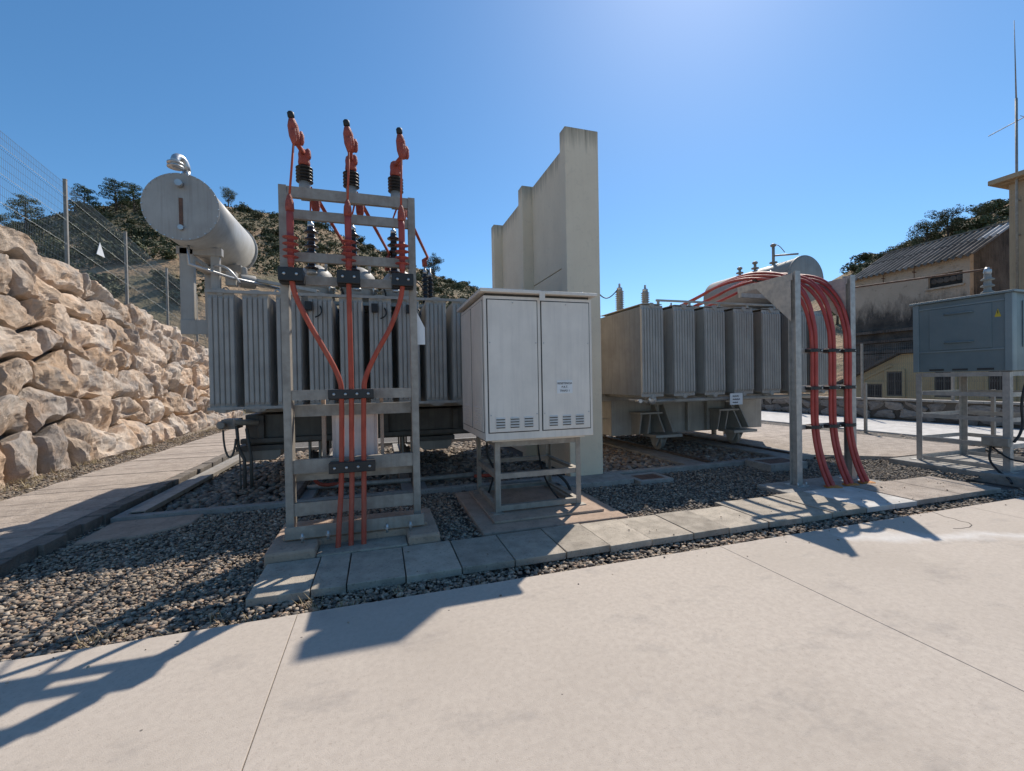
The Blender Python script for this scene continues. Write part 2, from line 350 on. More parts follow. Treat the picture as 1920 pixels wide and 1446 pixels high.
# paver path
pp = box(-.95, 8.0, 3.72, 4.25, -.14, -.055).build('paver_path', 'soil', kind='structure', org=O0)
px = [-1.0, -.55, -.285, .18, .65, 1.13, 1.63, 2.09, 2.56, 3.06, 3.52, 4.06, 4.53, 5.01, 5.55, 6.05, 6.45, 7.3, 8.15]
for i, (a, b) in enumerate(zip(px[:-1], px[1:])):
    y1 = 4.33 if i < 11 else 4.47
    if i == 1: y1 = 4.42
    j = lambda k: rnd.uniform(-k, k)
    dz = j(.005); t = j(.005)
    mb = MB().prism([(a+.005, 3.66+j(.012), -.065+dz), (b-.005, 3.66+j(.012), -.065+dz+t), (b-.005+j(.004), y1+j(.008), -.065+dz+t), (a+.005, y1+j(.008), -.065+dz)], (0, 0, .065))
    mb.build('paving_slab', 'paverw' if i in (14, 15) else ('walk' if i > 15 else 'paver'), pp, bevel=.006)
# walkway on the left
wk = box(-5.0, -3.4, 1.6, 26, -.145, -.03).build('walkway', 'joint', kind='structure', org=O0)
y = 1.6
while y < 26:
    L = rnd.uniform(.30, .36); a = rnd.uniform(-.03, .03)
    box(-5.1+rnd.uniform(-.03, .03), -3.46, y+.004, y+L-.004, -.12, .05+rnd.uniform(-.006, .006)).build('walkway_slab', 'walk', wk, bevel=.006)
    if not 11.2 < y < 12.2:
        box(-3.455, -3.27+a, y+.006, y+L-.006, -.14, .055+rnd.uniform(-.012, .006)).build('edging_block', 'edge', wk, bevel=.008)
    y += L
# dirt verge between walkway and rock wall
vg = MB(); nx, ny = 10, 60
vv = [(-6.9+(1.85*i/nx), 2+26*j/ny, -.1+.13*(1-i/nx)+.03*mnoise.noise((i*.7, j*.6, 3))) for j in range(ny+1) for i in range(nx+1)]
vg.add(vv, [(j*(nx+1)+i, j*(nx+1)+i+1, (j+1)*(nx+1)+i+1, (j+1)*(nx+1)+i) for j in range(ny) for i in range(nx)], True)
vg.build('dirt_verge', 'dirt', kind='structure', org=O0)

# ---- gravel, cobbles: real stones, one mesh per bed
ICO_V = []; g = (1+5**.5)/2
for a in (-1, 1):
    for b in (-g, g): ICO_V += [(0, a, b), (a, b, 0), (b, 0, a)]
ICO_V = np.array(ICO_V)/np.linalg.norm((0, 1, g))
from itertools import combinations
ed = min(np.linalg.norm(ICO_V[i]-ICO_V[j]) for i, j in combinations(range(12), 2))*1.1
ICO_F = []
for i, j, k in combinations(range(12), 3):
    if all(np.linalg.norm(ICO_V[a]-ICO_V[b]) < ed for a, b in ((i, j), (j, k), (i, k))):
        n = np.cross(ICO_V[j]-ICO_V[i], ICO_V[k]-ICO_V[i]); ICO_F.append((i, j, k) if n@ICO_V[i] > 0 else (i, k, j))
ICO_F = np.array(ICO_F)
def gravel(name, zones, pal, seed, label=None, z0=-.15):
    """zones: (x0,x1,y0,y1,n,rmin,rmax,ztop)"""
    g = np.random.default_rng(seed); P = []; S = []
    for x0, x1, y0, y1, n, ra, rb, zt in zones:
        r = ra+(rb-ra)*g.random(n)**2
        P.append(np.stack([g.uniform(x0, x1, n), g.uniform(y0, y1, n), zt-r*.5+g.uniform(-.018, .012, n)], 1)); S.append(r)
    P = np.concatenate(P); S = np.concatenate(S); N = len(S)
    V = ICO_V[None]*(1+g.uniform(-.24, .22, (N, 12, 1)))
    V = V*np.stack([g.uniform(.85, 1.5, N), g.uniform(.75, 1.05, N), g.uniform(.45, .75, N)], 1)[:, None]
    th = g.uniform(0, 6.28, N); c, s = np.cos(th), np.sin(th); tl = g.normal(0, .3, N); ct, st = np.cos(tl), np.sin(tl)
    y_, z_ = V[..., 1]*ct[:, None]-V[..., 2]*st[:, None], V[..., 1]*st[:, None]+V[..., 2]*ct[:, None]
    x_ = V[..., 0]; W = np.stack([x_*c[:, None]-y_*s[:, None], x_*s[:, None]+y_*c[:, None], z_], 2)*S[:, None, None]+P[:, None]
    F = (ICO_F[None]+(np.arange(N)*12)[:, None, None]).reshape(-1, 3)
    me = bpy.data.meshes.new(name); me.vertices.add(N*12); me.vertices.foreach_set('co', W.reshape(-1))
    me.loops.add(len(F)*3); me.loops.foreach_set('vertex_index', F.reshape(-1))
    me.polygons.add(len(F)); me.polygons.foreach_set('loop_start', np.arange(len(F))*3); me.polygons.foreach_set('loop_total', np.full(len(F), 3))
    me.polygons.foreach_set('use_smooth', np.ones(len(F), bool))
    pal = np.array(pal); col = pal[g.integers(0, len(pal), N)]*g.uniform(.7, 1.3, (N, 1)); col = np.concatenate([col, np.ones((N, 1))], 1)
    at = me.color_attributes.new('Col', 'FLOAT_COLOR', 'POINT'); at.data.foreach_set('color', np.repeat(col, 12, 0).reshape(-1))
    me.materials.append(MT['peb']); me.update(); me.validate()
    o = bpy.data.objects.new(name, me); COL.objects.link(o); return tag(o, label, None, None, 'stuff')
PAL = [(.32, .26, .195), (.40, .32, .24), (.22, .185, .15), (.47, .37, .27), (.27, .225, .18), (.52, .43, .33), (.40, .285, .20), (.17, .145, .12), (.45, .32, .225), (.13, .112, .095)]
PALD = [(.20, .17, .14), (.27, .23, .19), (.33, .28, .23), (.15, .13, .11), (.37, .30, .235)]
PALB = [(.30, .22, .16), (.38, .29, .21), (.24, .19, .15), (.42, .36, .29), (.20, .16, .13), (.33, .28, .24)]
gravel('gravel_bed', [(-3.4, .9, 3.28, 6.5, 30000, .008, .029, -.065),
                      (.9, 6.4, 3.28, 3.75, 3200, .012, .030, -.075), (.9, 3.3, 4.2, 6.5, 4600, .010, .026, -.07), (-1.0, 8.0, 3.66, 4.4, 70, .006, .014, .007), (-3, 8, 3.0, 3.3, 60, .005, .012, .005)], PAL, 1, 'rounded grey and tan river gravel around the pads and pavers')
gravel('fine_gravel', [(2.5, 5.7, 4.25, 6.5, 8200, .011, .024, -.07), (5.6, 9.6, 4.3, 6.6, 9500, .011, .024, -.065), (6.4, 9.0, 3.28, 3.75, 1500, .012, .028, -.075)], PALD+PAL[:2], 2, 'fine dark grey gravel in front of the right transformer')
gravel('cobble_fill', [(-3.05, 2.95, 6.62, 11.9, 5200, .045, .085, -.07)], PALD+PALB[:3]+PAL[:2], 3, 'dark rounded cobbles under the left transformer')
gravel('brown_cobble_fill', [(3.7, 8.3, 6.6, 11.5, 4300, .042, .085, -.05)], PALB, 4, 'brown rounded cobbles under the right transformer')
gravel('verge_gravel', [(-6.1, -5.08, 4, 21, 6500, .012, .028, .01), (12.3, 13.25, 4, 20, 2200, .03, .06, -.03), (-6, -3.2, -1, 3.3, 10, .02, .03, -.1)], PAL, 5, 'sparse gravel strips beside the walkway and rear yard')
# dry grass tufts along the verge and paver gap
def tufts(name, spots, label):
    v = []; f = []; g = random.Random(5)
    for (x, y, z, h) in spots:
        for _ in range(14):
            a = g.uniform(0, 6.28); l = h*g.uniform(.5, 1.1); dx, dy = math.cos(a)*l*.6, math.sin(a)*l*.6; w = .004
            b = Vector((x+g.uniform(-.06, .06), y+g.uniform(-.06, .06), z)); k = len(v)
            v += [b+Vector((-math.sin(a)*w, math.cos(a)*w, 0)), b-Vector((-math.sin(a)*w, math.cos(a)*w, 0)), b+Vector((dx, dy, l*.7))]; f.append((k, k+1, k+2))
    mb = MB(); mb.add(v, f); return mb.build(name, 'dry', kind='stuff', label=label, org=O0)
sp = [(rnd.uniform(-6.1, -5.4), rnd.uniform(6, 20), .02, rnd.uniform(.08, .2)) for _ in range(150)]
sp += [(rnd.uniform(-2, 1.5), rnd.uniform(3.34, 3.6), -.07, rnd.uniform(.05, .13)) for _ in range(16)]
tufts('dry_grass', sp, 'wisps of dry yellow grass along the foot of the rock wall')

# ================================================================== ROCK RETAINING WALL
def top_z(y): return 5.24 if y < 12.5 else 5.24-(y-12.5)*.158-max(0, y-20)*.01
def slope_pt(y, s):       # s: 0 foot .. 1 crest
    xb = -6.0-max(0, y-13)*.07; xt = -8.0
    return Vector((xb+(xt-xb)*max(s, 0)**.9, y, -.1+(top_z(y)+.1)*s))
def rock_mesh(seed):
    import bmesh
    g = np.random.default_rng(seed); bm = bmesh.new()
    for _ in range(14):
        d = g.normal(size=3); d = np.sign(d)*np.abs(d)**.75; d /= np.abs(d).max()**.55*np.linalg.norm(d)**.45
        bm.verts.new(Vector(d*g.uniform(.82, 1.0)))
    bmesh.ops.convex_hull(bm, input=bm.verts)
    for v in [v for v in bm.verts if not v.link_faces]: bm.verts.remove(v)
    bmesh.ops.subdivide_edges(bm, edges=bm.edges, cuts=3, use_grid_fill=True)
    bmesh.ops.smooth_vert(bm, verts=bm.verts, factor=.12, use_axis_x=True, use_axis_y=True, use_axis_z=True)
    bmesh.ops.subdivide_edges(bm, edges=bm.edges, cuts=1, use_grid_fill=True)
    bmesh.ops.triangulate(bm, faces=bm.faces); bm.normal_update()
    of = Vector(g.uniform(0, 50, 3)); D = []
    for v in bm.verts:
        n = mnoise.fractal(v.co*2.0+of, .8, 2.1, 5); rg = 1-abs(mnoise.noise(v.co*1.7+of*1.3))*2.2
        D.append(v.normal*(.075*n-.12*max(0, rg-.55)))
    for v, d in zip(bm.verts, D): v.co += d
    me = bpy.data.meshes.new('boulder'); bm.to_mesh(me); bm.free()
    me.polygons.foreach_set('use_smooth', [True]*len(me.polygons)); me.set_sharp_from_angle(angle=R(28)); me.materials.append(MT['rock']); return me
ROCKS = [rock_mesh(100+i) for i in range(6)]
bk = MB(); ny = 24; ns = 6
vv = []
for j in range(ny+1):
    for i in range(ns+1): vv.append(slope_pt(3+25*j/ny, i/ns)+Vector((-.30, 0, -.03)))
    vv.append(slope_pt(3+25*j/ny, 1)+Vector((-3.5, 0, .12))); vv.append(slope_pt(3+25*j/ny, 0)+Vector((-3.5, 0, -.3)))
nn = ns+3
bk.add(vv, [(j*nn+i, j*nn+i+1, (j+1)*nn+i+1, (j+1)*nn+i) for j in range(ny) for i in range(nn-1)])
rw = bk.build('rock_wall', 'soil', label='tall dry-stacked retaining wall of pale limestone boulders on the left', cat='retaining wall', org=O0)
NROW = 7
def row_s(k, u):
    if k <= 0: return 0.0
    if k >= NROW: return 1.0
    return (k+.62*mnoise.noise((u*.75, k*3.7, 1.3))+.30*mnoise.noise((u*2.1, k*5.1, 8.3)))/NROW
def block(k, ua, ub, ta, tb, seed):
    g = np.random.default_rng(seed); of = Vector(g.uniform(0, 90, 3)); nu, nv = 20, 15
    gu = .042/(ub-ua); pl = []
    for _ in range(7):
        th = g.uniform(0, 6.28); r_ = g.uniform(.2, 1.1); pl.append((math.cos(th)*r_, math.sin(th)*r_, g.uniform(.16, .36)))
    ctr = slope_pt((ua+ub)/2, (k+.5)/NROW); zt = top_z((ua+ub)/2); nrm = Vector((zt, 0, 2.0)).normalized()
    bulge = g.uniform(.85, 1.15); tiltu, tiltv = g.uniform(-.10, .10), g.uniform(-.05, .13)
    vs = []
    for j in range(nv+1):
        for i in range(nu+1):
            p, q = i/nu, j/nv; pe = gu+(1-2*gu)*p; u = ua+(ub-ua)*pe
            lean = ta+(tb-ta)*pe; s0, s1 = row_s(k, u), row_s(k+1, u); m_ = .042/(zt/NROW); v = s0+(s1-s0)*(m_+(1-2*m_)*q)
            uu = u+lean*(q-.5)
            uu += .05*mnoise.noise((u*3, v*19, of.x)); P = slope_pt(uu, v)
            e = min(p, 1-p)*2*(ub-ua)/.85; f_ = min(q, 1-q)*2*(zt/NROW)/.75; edge = 1-(1-min(1, e*2.4))**2.0; edge2 = 1-(1-min(1, f_*2.4))**2.0
            d = .30*edge*edge2*bulge; xx, yy = p*2-1, q*2-1
            for a_, b_, c_ in pl: d = min(d, c_-(a_*xx+b_*yy)*.22)
            d += tiltu*xx+tiltv*yy
            w_ = Vector((uu*1.5, v*8, 0))+of
            w3 = Vector((P.x*1.0, P.y, P.z))+of
            d += .07*mnoise.fractal(w3*1.6, .8, 2.1, 3)+.055*(.5-mnoise.voronoi(w3*3.6)[0][0])*edge*edge2+.035*mnoise.fractal(w3*7, .7, 2.2, 3)-.07*max(0, .16-abs(mnoise.noise(w3*1.3)))/.16*edge*edge2
            vs.append(P+nrm*d)
    W = nu+1; fs = [(j*W+i, j*W+i+1, (j+1)*W+i+1, (j+1)*W+i) for j in range(nv) for i in range(nu)]
    ring = [i for i in range(W)]+[j*W+nu for j in range(1, nv+1)]+[nv*W+i for i in range(nu-1, -1, -1)]+[j*W for j in range(nv-1, 0, -1)]
    o_ = len(vs); vs += [vs[i]-nrm*.35 for i in ring]; L_ = len(ring)
    fs += [(ring[(i+1) % L_], ring[i], o_+i, o_+(i+1) % L_) for i in range(L_)]
    me = bpy.data.meshes.new('boulder'); me.from_pydata(vs, [], fs); me.polygons.foreach_set('use_smooth', [False]*len(fs))
    me.materials.append(MT['rock']); o = bpy.data.objects.new('boulder', me); COL.objects.link(o); o.parent = rw
nb_ = 0
for k in range(NROW):
    u = 4.6+rnd.uniform(-.3, .3); ta = rnd.uniform(-.2, .2)
    while u < 25.5:
        wd = rnd.choice((.5, .7, .9, 1.05, 1.25, 1.5, 1.75))*rnd.uniform(.9, 1.1)*(1.0 if k < 4 else .85); tb = rnd.uniform(-.25, .25)*min(1, wd)
        block(k, u, u+wd, ta, tb, 900+nb_); nb_ += 1; u += wd; ta = tb
# crest dirt cap
# ---- fence on the crest
fx = -8.05
fys = [8.2, 11.2, 12.0, 14.77, 17.65, 20.55, 23.6, 26.6]
fys = [6.1, 9.0, 11.9, 14.77, 17.65, 20.55, 23.45, 26.4]
fn = thing('mesh_fence', (fx, 14.77, top_z(14.77)), 'grey welded mesh fence on posts along the top of the rock wall', 'fence')
def fz(y): return top_z(y)-.1
for yy in fys:
    z = fz(yy); pm = MB().box(fx-.035, fx+.035, yy-.03, yy+.03, z-.3, z+2.50); pm.box(fx-.04, fx+.04, yy-.035, yy+.035, z+2.5, z+2.52)
    pm.build('post', 'steel', fn)
def wire_panel(pa, pb, h, nv, levels, folds, name, parent, r=.0026, z0=.05):
    mb = MB(); A, B = Vector(pa), Vector(pb); nrm = (B-A).cross(Vector((0, 0, 1))).normalized()
    for i in range(nv+1):
        p = A.lerp(B, (i+.3)/(nv+.6)); pts = [(z0, 0)]
        for f in folds: pts += [(f-.05, 0), (f, .035), (f+.05, 0)]
        pts.append((h, 0))
        mb.tube([p+Vector((0, 0, z))+nrm*o for z, o in pts], r, 3, caps=False, smooth=False)
    for z in levels: mb.tube([A+Vector((0, 0, z)), B+Vector((0, 0, z))], r*1.15, 4, caps=False, smooth=False)
    return mb.build(name, 'wire', parent)
for a, b in zip(fys[:-1], fys[1:]):
    wire_panel((fx, a+.04, fz(a)), (fx, b-.04, fz(b)), 2.42, 52, [.1, .3, .5, .7, .78, .95, 1.15, 1.35, 1.43, 1.6, 1.8, 2.0, 2.08, 2.25, 2.4], [.74, 1.39, 2.04], 'mesh_panel', fn)
wt = MB().prism([(fx+.05, 15.95, 5.62), (fx+.05, 16.35, 5.62), (fx+.05, 16.13, 6.02)], (.01, 0, 0)).build('warning_sign', 'white', label='small white triangular warning sign hung on the mesh fence', cat='sign')

# ================================================================== HILLS
def az_interp(tab, x):
    return float(np.interp(x, [t[0] for t in tab], [t[1] for t in tab]))
def hill(name, tab, a0, a1, r0, rr, r2, zb, na=110, nr=34, seed=0):
    """heightfield on a fan of directions; tab: (azimuth deg, crest height in m)"""
    mb = MB(); H = {}
    vs = []
    for i in range(na+1):
        a = R(a0+(a1-a0)*i/na); hc = az_interp(tab, math.degrees(a))
        for j in range(nr+1):
            r = r0+(r2-r0)*j/nr; x, y = r*math.sin(a), r*math.cos(a); t = (r-r0)/(rr-r0)
            s = t if t < 1 else 1-(t-1)*.55
            s = max(s, -.2); base = zb+(hc-zb)*(s**.92 if s > 0 else 0)
            n = mnoise.fractal((x*.03+seed, y*.03, .3), 1, 2, 4)
            vs.append((x, y, base+n*1.6*min(1, max(0, t)*2)))
    mb.add(vs, [(i*(nr+1)+j, (i+1)*(nr+1)+j, (i+1)*(nr+1)+j+1, i*(nr+1)+j+1) for i in range(na) for j in range(nr)], True)
    mb.build(name, 'hill', kind='structure', org=O0)
    def zat(a, r):
        fi = min(max((a-a0)/(a1-a0)*na, 0), na-.001); fj = min(max((r-r0)/(r2-r0)*nr, 0), nr-.001)
        i, j = int(fi), int(fj); u, v = fi-i, fj-j
        q = lambda i, j: vs[i*(nr+1)+j][2]
        return (q(i, j)*(1-u)+q(i+1, j)*u)*(1-v)+(q(i, j+1)*(1-u)+q(i+1, j+1)*u)*v
    return zat
def pxa(x): return math.degrees(YAW+math.atan((x-960)/805.33))
def crest(tab, rr):
    out = []
    for x, yv in tab:
        a = math.atan((x-960)/805.33); hz = 714-.0182*(x-960)
        out.append((pxa(x), 1.6+rr*math.cos(a)*(hz-yv)/805.33))
    return out
RL = 95
tabL = crest([(-700, 300), (-300, 330), (0, 425), (120, 405), (260, 380), (330, 365), (430, 388), (530, 408), (620, 440), (700, 470), (790, 508), (850, 528), (900, 540), (960, 590), (1040, 680), (1100, 740), (1200, 760)], RL)
zL = hill('hillside', tabL, pxa(-900), pxa(1200), 31, RL, 150, -.6, seed=1)
RR = 110
tabR = crest([(1100, 760), (1300, 700), (1450, 610), (1560, 540), (1640, 492), (1700, 470), (1790, 425), (1890, 378), (2050, 320), (2400, 220), (3000, 100)], RR)
zR = hill('wooded_hill', tabR, pxa(1100), pxa(3400), 48, RR, 170, -4.8, seed=5)

# ---- vegetation
def leaf_cloud(blobs, n, size, seed, droop=0, flat=0):
    g = np.random.default_rng(seed); B = np.array(blobs); wts = B[:, 3]**2; wts = wts/wts.sum()
    idx = g.choice(len(B), n, p=wts); d = g.normal(size=(n, 3)); d /= np.linalg.norm(d, axis=1)[:, None]
    rad = B[idx, 3]*(g.random(n)**.33*.45+.6); sc = np.stack([np.ones(n), np.ones(n), B[idx, 4]], 1)
    P = B[idx, :3]+d*rad[:, None]*sc
    nrm = d+g.normal(0, .55, (n, 3)); nrm[:, 2] += .25; nrm /= np.linalg.norm(nrm, axis=1)[:, None]
    t = np.cross(nrm, g.normal(size=(n, 3))); t /= np.linalg.norm(t, axis=1)[:, None]; b = np.cross(nrm, t)
    s = size*g.uniform(.6, 1.4, n)[:, None]
    V = np.stack([P-t*s, P-b*s*.5+t*s*.1, P+t*s, P+b*s*.5-t*s*.1], 1).reshape(-1, 3)
    mb = MB(); mb.v = [tuple(q) for q in V]; mb.f = [(4*i, 4*i+1, 4*i+2, 4*i+3) for i in range(n)]; mb.sm = [False]*n
    return mb
def mesh_of(mb, name, mt):
    me = bpy.data.meshes.new(name); me.from_pydata(mb.v, [], mb.f); me.polygons.foreach_set('use_smooth', mb.sm); me.materials.append(MT[mt]); me.update(); return me
SHR = []
for k in range(7):
    g = random.Random(40+k); bl = []
    for _ in range(g.randint(6, 10)):
        a = g.uniform(0, 6.28); q = g.uniform(0, .75); bl.append((math.cos(a)*q, math.sin(a)*q, g.uniform(.25, .75), g.uniform(.25, .5), .85))
    SHR.append(mesh_of(leaf_cloud(bl, 620, .10, 40+k), 'shrub', 'leaf'))
def shrub(a, r, zf, s, grp, lab, zs=1, dz=-.15):
    o = bpy.data.objects.new('shrub', SHR[rnd.randrange(7)]); COL.objects.link(o)
    o.location = (r*math.sin(R(a)), r*math.cos(R(a)), zf(a, r)+dz); o.scale = (s, s, s*zs*rnd.uniform(.8, 1.15)); o.rotation_euler = (0, 0, rnd.uniform(0, 6.28))
    tag(o, lab, 'shrub', grp)
LABL = 'round dark green shrub on the dry hillside behind the left transformer'
LABW = 'dark shrub on the wooded hill behind the old warehouse'
def scatter(n, xa, xb, ra, rb, zf, sa, sb, lab, grp, thr, seed):
    cnt = 0
    for _ in range(n*8):
        if cnt >= n: break
        x = rnd.uniform(xa, xb); a = pxa(x); r = rnd.uniform(ra, rb)
        if mnoise.noise((r*math.sin(R(a))*.09, r*math.cos(R(a))*.09, seed)) < thr+.3*rnd.random()-.15: continue
        shrub(a, r, zf, rnd.uniform(sa, sb), grp, lab); cnt += 1
G1 = 'shrubs on the dry hillside'; G2 = 'shrubs on the wooded hill'
scatter(150, 395, 905, 60, 97, zL, .5, 1.35, LABL, G1, -.12, 2)
scatter(34, 395, 905, 90, 98, zL, .6, 1.6, LABL, G1, -.3, 7)
scatter(85, -40, 395, 42, 97, zL, .7, 1.8, LABL, G1, -.3, 4)
scatter(46, 1600, 1900, 88, 112, zR, 1.0, 2.2, LABW, G2, -.2, 5)
def tree(a, r, zf, h, kind, label, seed, dz=0, wide=1.0, group=None):
    g = random.Random(seed); x, y = r*math.sin(R(a)), r*math.cos(R(a)); z = zf(a, r) if zf else dz
    t = thing('pine_tree' if kind == 'pine' else 'tree', (x, y, z-.3), label, 'tree', group); O = Vector((x, y, z-.3))
    tr = MB(); lean = Vector((g.uniform(-.06, .06), g.uniform(-.06, .06), 1)); tr.tube([O+lean*h*q for q in (0, .3, .6, .92)], [h*.035, h*.028, h*.018, h*.006], 7); bl = []
    nb = 26 if kind == 'pine' else 20
    for i in range(nb):
        q = .28+.70*i/nb if kind == 'pine' else .38+.5*g.random(); an = i*2.4+g.uniform(-.4, .4)
        L = h*wide*((.34*(1-(q-.25)**1.6)) if kind == 'pine' else g.uniform(.12, .36)); s0 = O+lean*h*q
        e = s0+Vector((math.cos(an)*L, math.sin(an)*L, h*(.05 if kind == 'pine' else .16)*g.uniform(.4, 1.4)))
        tr.tube([s0, s0.lerp(e, .55)+Vector((0, 0, -h*.01)), e], [h*.011, h*.007, h*.003], 5)
        for f in ((.55, 1.0) if kind == 'pine' else (.75, 1.05)):
            c = s0.lerp(e, f)-O; bl.append((c.x, c.y, c.z+h*.01, h*(.085 if kind == 'pine' else .12)*g.uniform(.8, 1.3), .55 if kind == 'pine' else .75))
    if kind == 'pine': bl.append((lean.x*h, lean.y*h, h*.95, h*.09, 1.0))
    tr.build('trunk', 'bark', t)
    mb = leaf_cloud(bl, 4200, h*(.017 if kind == 'pine' else .018), seed); mb.v = [(q[0]+O.x, q[1]+O.y, q[2]+O.z) for q in mb.v]
    mb.build('crown', 'pine' if kind == 'pine' else 'leaf', t); return t

def scrub(name, n, xa, xb, ra, rb, zf, label, seed):
    g = np.random.default_rng(seed); V = []; k = 9
    for _ in range(n):
        x = g.uniform(xa, xb); a = pxa(x); r = g.uniform(ra, rb); s_ = g.uniform(.2, .6); c = np.array((r*math.sin(R(a)), r*math.cos(R(a)), zf(a, r)+s_*.25))
        P = c+g.normal(0, .42, (k, 3))*np.array((s_, s_, s_*.7)); t = g.normal(size=(k, 3)); t /= np.linalg.norm(t, axis=1)[:, None]; b = np.cross(t, g.normal(size=(k, 3))); b /= np.linalg.norm(b, axis=1)[:, None]
        q = .22*s_+.05; V.append(np.stack([P-t*q, P-b*q*.7, P+t*q, P+b*q*.7], 1).reshape(-1, 3))
    V = np.concatenate(V); mb = MB(); mb.v = [tuple(q) for q in V]; mb.f = [(4*i, 4*i+1, 4*i+2, 4*i+3) for i in range(len(V)//4)]; mb.sm = [False]*len(mb.f)
    me = mesh_of(mb, name, 'leaf'); o = bpy.data.objects.new(name, me); COL.objects.link(o); tag(o, label, kind='stuff')
scrub('low_scrub', 6500, -40, 910, 55, 99, zL, 'low dark scrub scattered over the dry hillside', 3)
scrub('low_scrub', 900, 1600, 1900, 88, 113, zR, 'low dark scrub scattered over the wooded hill', 4)
for i, (x, r, h, kd, lab) in enumerate([
    (58, 86, 4.9, 'pine', 'tall dark pine behind the fence, leftmost on the hillside'),
    (8, 80, 3.4, 'pine', 'low pine at the left edge behind the fence mesh'),
    (166, 88, 4.4, 'pine', 'slender pine on the hillside right of the first fence post'),
    (228, 88, 4.9, 'pine', 'bushy pine on the hillside just left of the white tank end'),
    (262, 85, 4.5, 'pine', 'dense pine partly hidden by the white tank end'),
    (818, 90, 4.6, 'oak', 'rounded oak on the hill slope right of the left steel frame'),
    (437, 93, 3.2, 'oak', 'oak on the hill crest just right of the white tank')]):
    tree(pxa(x), r, zL, h, kd, lab, 300+i, wide=1.1)
for i, (x, r, h, lab) in enumerate([
    (1698, 96, 4.8, 'broad dark oak at the left end of the crest row above the warehouse roof'),
    (1738, 98, 5.6, 'tall spreading oak in the middle of the crest row above the warehouse roof'),
    (1780, 100, 5.2, 'dark oak at the right end of the crest row above the warehouse roof'),
    (1660, 92, 3.4, 'small oak low on the crest beside the warehouse ridge'),
    (1842, 104, 3.2, 'oak on the crest between the warehouse and the tower')]):
    tree(pxa(x), r, zR, h, 'oak', lab, 320+i, wide=1.15)
tree(pxa(1571), 84, zR, 5.5, 'pine', 'lone pine on the skyline between the right tank and the warehouse', 340, wide=.8)

# ================================================================== FIREWALL
fwall = thing('fire_wall', (3.3, 8.9, -.15), 'tall cream concrete fire wall with three pillars between the transformers', 'wall')
for ya, yb_ in ((6.5, 6.72), (8.72, 8.98), (11.08, 11.34)):
    box(2.99, 3.60, ya, yb_, -.15, 5.77).build('pillar', 'wall', fwall, bevel=.012)
for ya, yb_ in ((6.72, 8.72), (8.98, 11.08)):
    for za, zb in ((-.1, 1.75), (1.765, 3.62), (3.635, 5.74)):
        box(3.22, 3.38, ya+.001, yb_-.001, za, zb).build('wall_panel', 'wall', fwall, bevel=.008)
box(2.45, 3.86, 5.98, 6.495, -.14, .0).build('wall_footing', 'kerb', label='grey concrete footing slab in front of the tall cream fire wall', cat='footing', bevel=.01)

# ================================================================== KERBS, RAILS, MANHOLES
lb = thing('oil_bund', (-.1, 9, -.15), 'low concrete kerb frame around the cobbles under the left transformer', 'kerb')
box(-3.2, 2.98, 6.5, 6.62, -.15, .0).build('kerb', 'kerb', lb, bevel=.01)
box(-3.2, -3.08, 6.625, 12, -.15, .0).build('kerb', 'kerb', lb, bevel=.01)
box(-3.2, 2.98, 12.005, 12.12, -.15, .0).build('kerb', 'kerb', lb, bevel=.01)
for x0, x1 in ((-1.35, -.95), (.30, .68)):
    box(x0, x1, 6.625, 12, -.15, -.03).build('rail_beam', 'kerb', lb, bevel=.01)
    c = (x0+x1)/2; box(c-.03, c+.03, 6.63, 11.9, -.028, .035).build('rail', 'rail', lb)
ch = MB(); channel(ch, (-2.98, 6.64, .02), (-2.98, 11.6, .02), .16, .06, .012, (0, 0, -1)); ch.build('steel_channel', 'steel', label='long grey steel channel lying beside the walkway left of the cobbles', cat='channel')
MB().prism([(-3.15, 5.72, -.15), (-2.55, 5.78, -.15), (-2.2, 6.1, -.15), (-2.2, 6.49, -.15), (-3.15, 6.49, -.15)], (0, 0, .11)).build('concrete_block', 'pad', label='rough concrete block at the front left corner of the kerb frame', cat='block', bevel=.02)
rb = thing('oil_bund', (6, 9, -.15), 'low concrete kerb frame around the brown cobbles under the right transformer', 'kerb')
box(3.62, 8.35, 6.44, 6.58, -.15, .01).build('kerb', 'kerb', rb, bevel=.01)
box(8.22, 8.35, 6.585, 11.5, -.15, .01).build('kerb', 'kerb', rb, bevel=.01)
box(3.62, 8.35, 11.505, 11.62, -.15, .01).build('kerb', 'kerb', rb, bevel=.01)
for x0, x1 in ((5.42, 5.88), (7.62, 8.05)):
    box(x0, x1, 6.585, 11.5, -.15, -.01).build('rail_beam', 'kerb', rb, bevel=.01)
    c = x1+.05; box(c-.035, c+.035, 6.59, 11.45, -.12, .03).build('rail', 'rail', rb)
def manhole(x0, x1, y0, y1, z1, lab):
    t = thing('manhole', ((x0+x1)/2, (y0+y1)/2, -.15), lab, 'manhole')
    w_ = .09
    f = MB().box(x0, x1, y0, y0+w_, -.15, z1).box(x0, x1, y1-w_, y1, -.15, z1).box(x0, x0+w_, y0+w_+.001, y1-w_-.001, -.15, z1).box(x1-w_, x1, y0+w_+.001, y1-w_-.001, -.15, z1)
    f.build('surround', 'kerb', t, bevel=.006); box(x0+w_+.006, x1-w_-.006, y0+w_+.006, y1-w_-.006, -.12, z1-.006).build('cover', 'rust', t, bevel=.004)
manhole(3.9, 4.52, 5.86, 6.38, -.02, 'square manhole with rusty cover beside the fire wall footing')
manhole(6.5, 7.35, 5.82, 6.38, .05, 'raised manhole with rusty cover in front of the right transformer')
cd = MB().tube([(-1.1, 7.3, .0), (-.4, 7.28, .0), (.5, 7.22, .0), (1.5, 7.15, .02)], .04, 10); cd.build('conduit', 'steel', label='grey conduit pipe lying on the cobbles under the left transformer', cat='pipe')
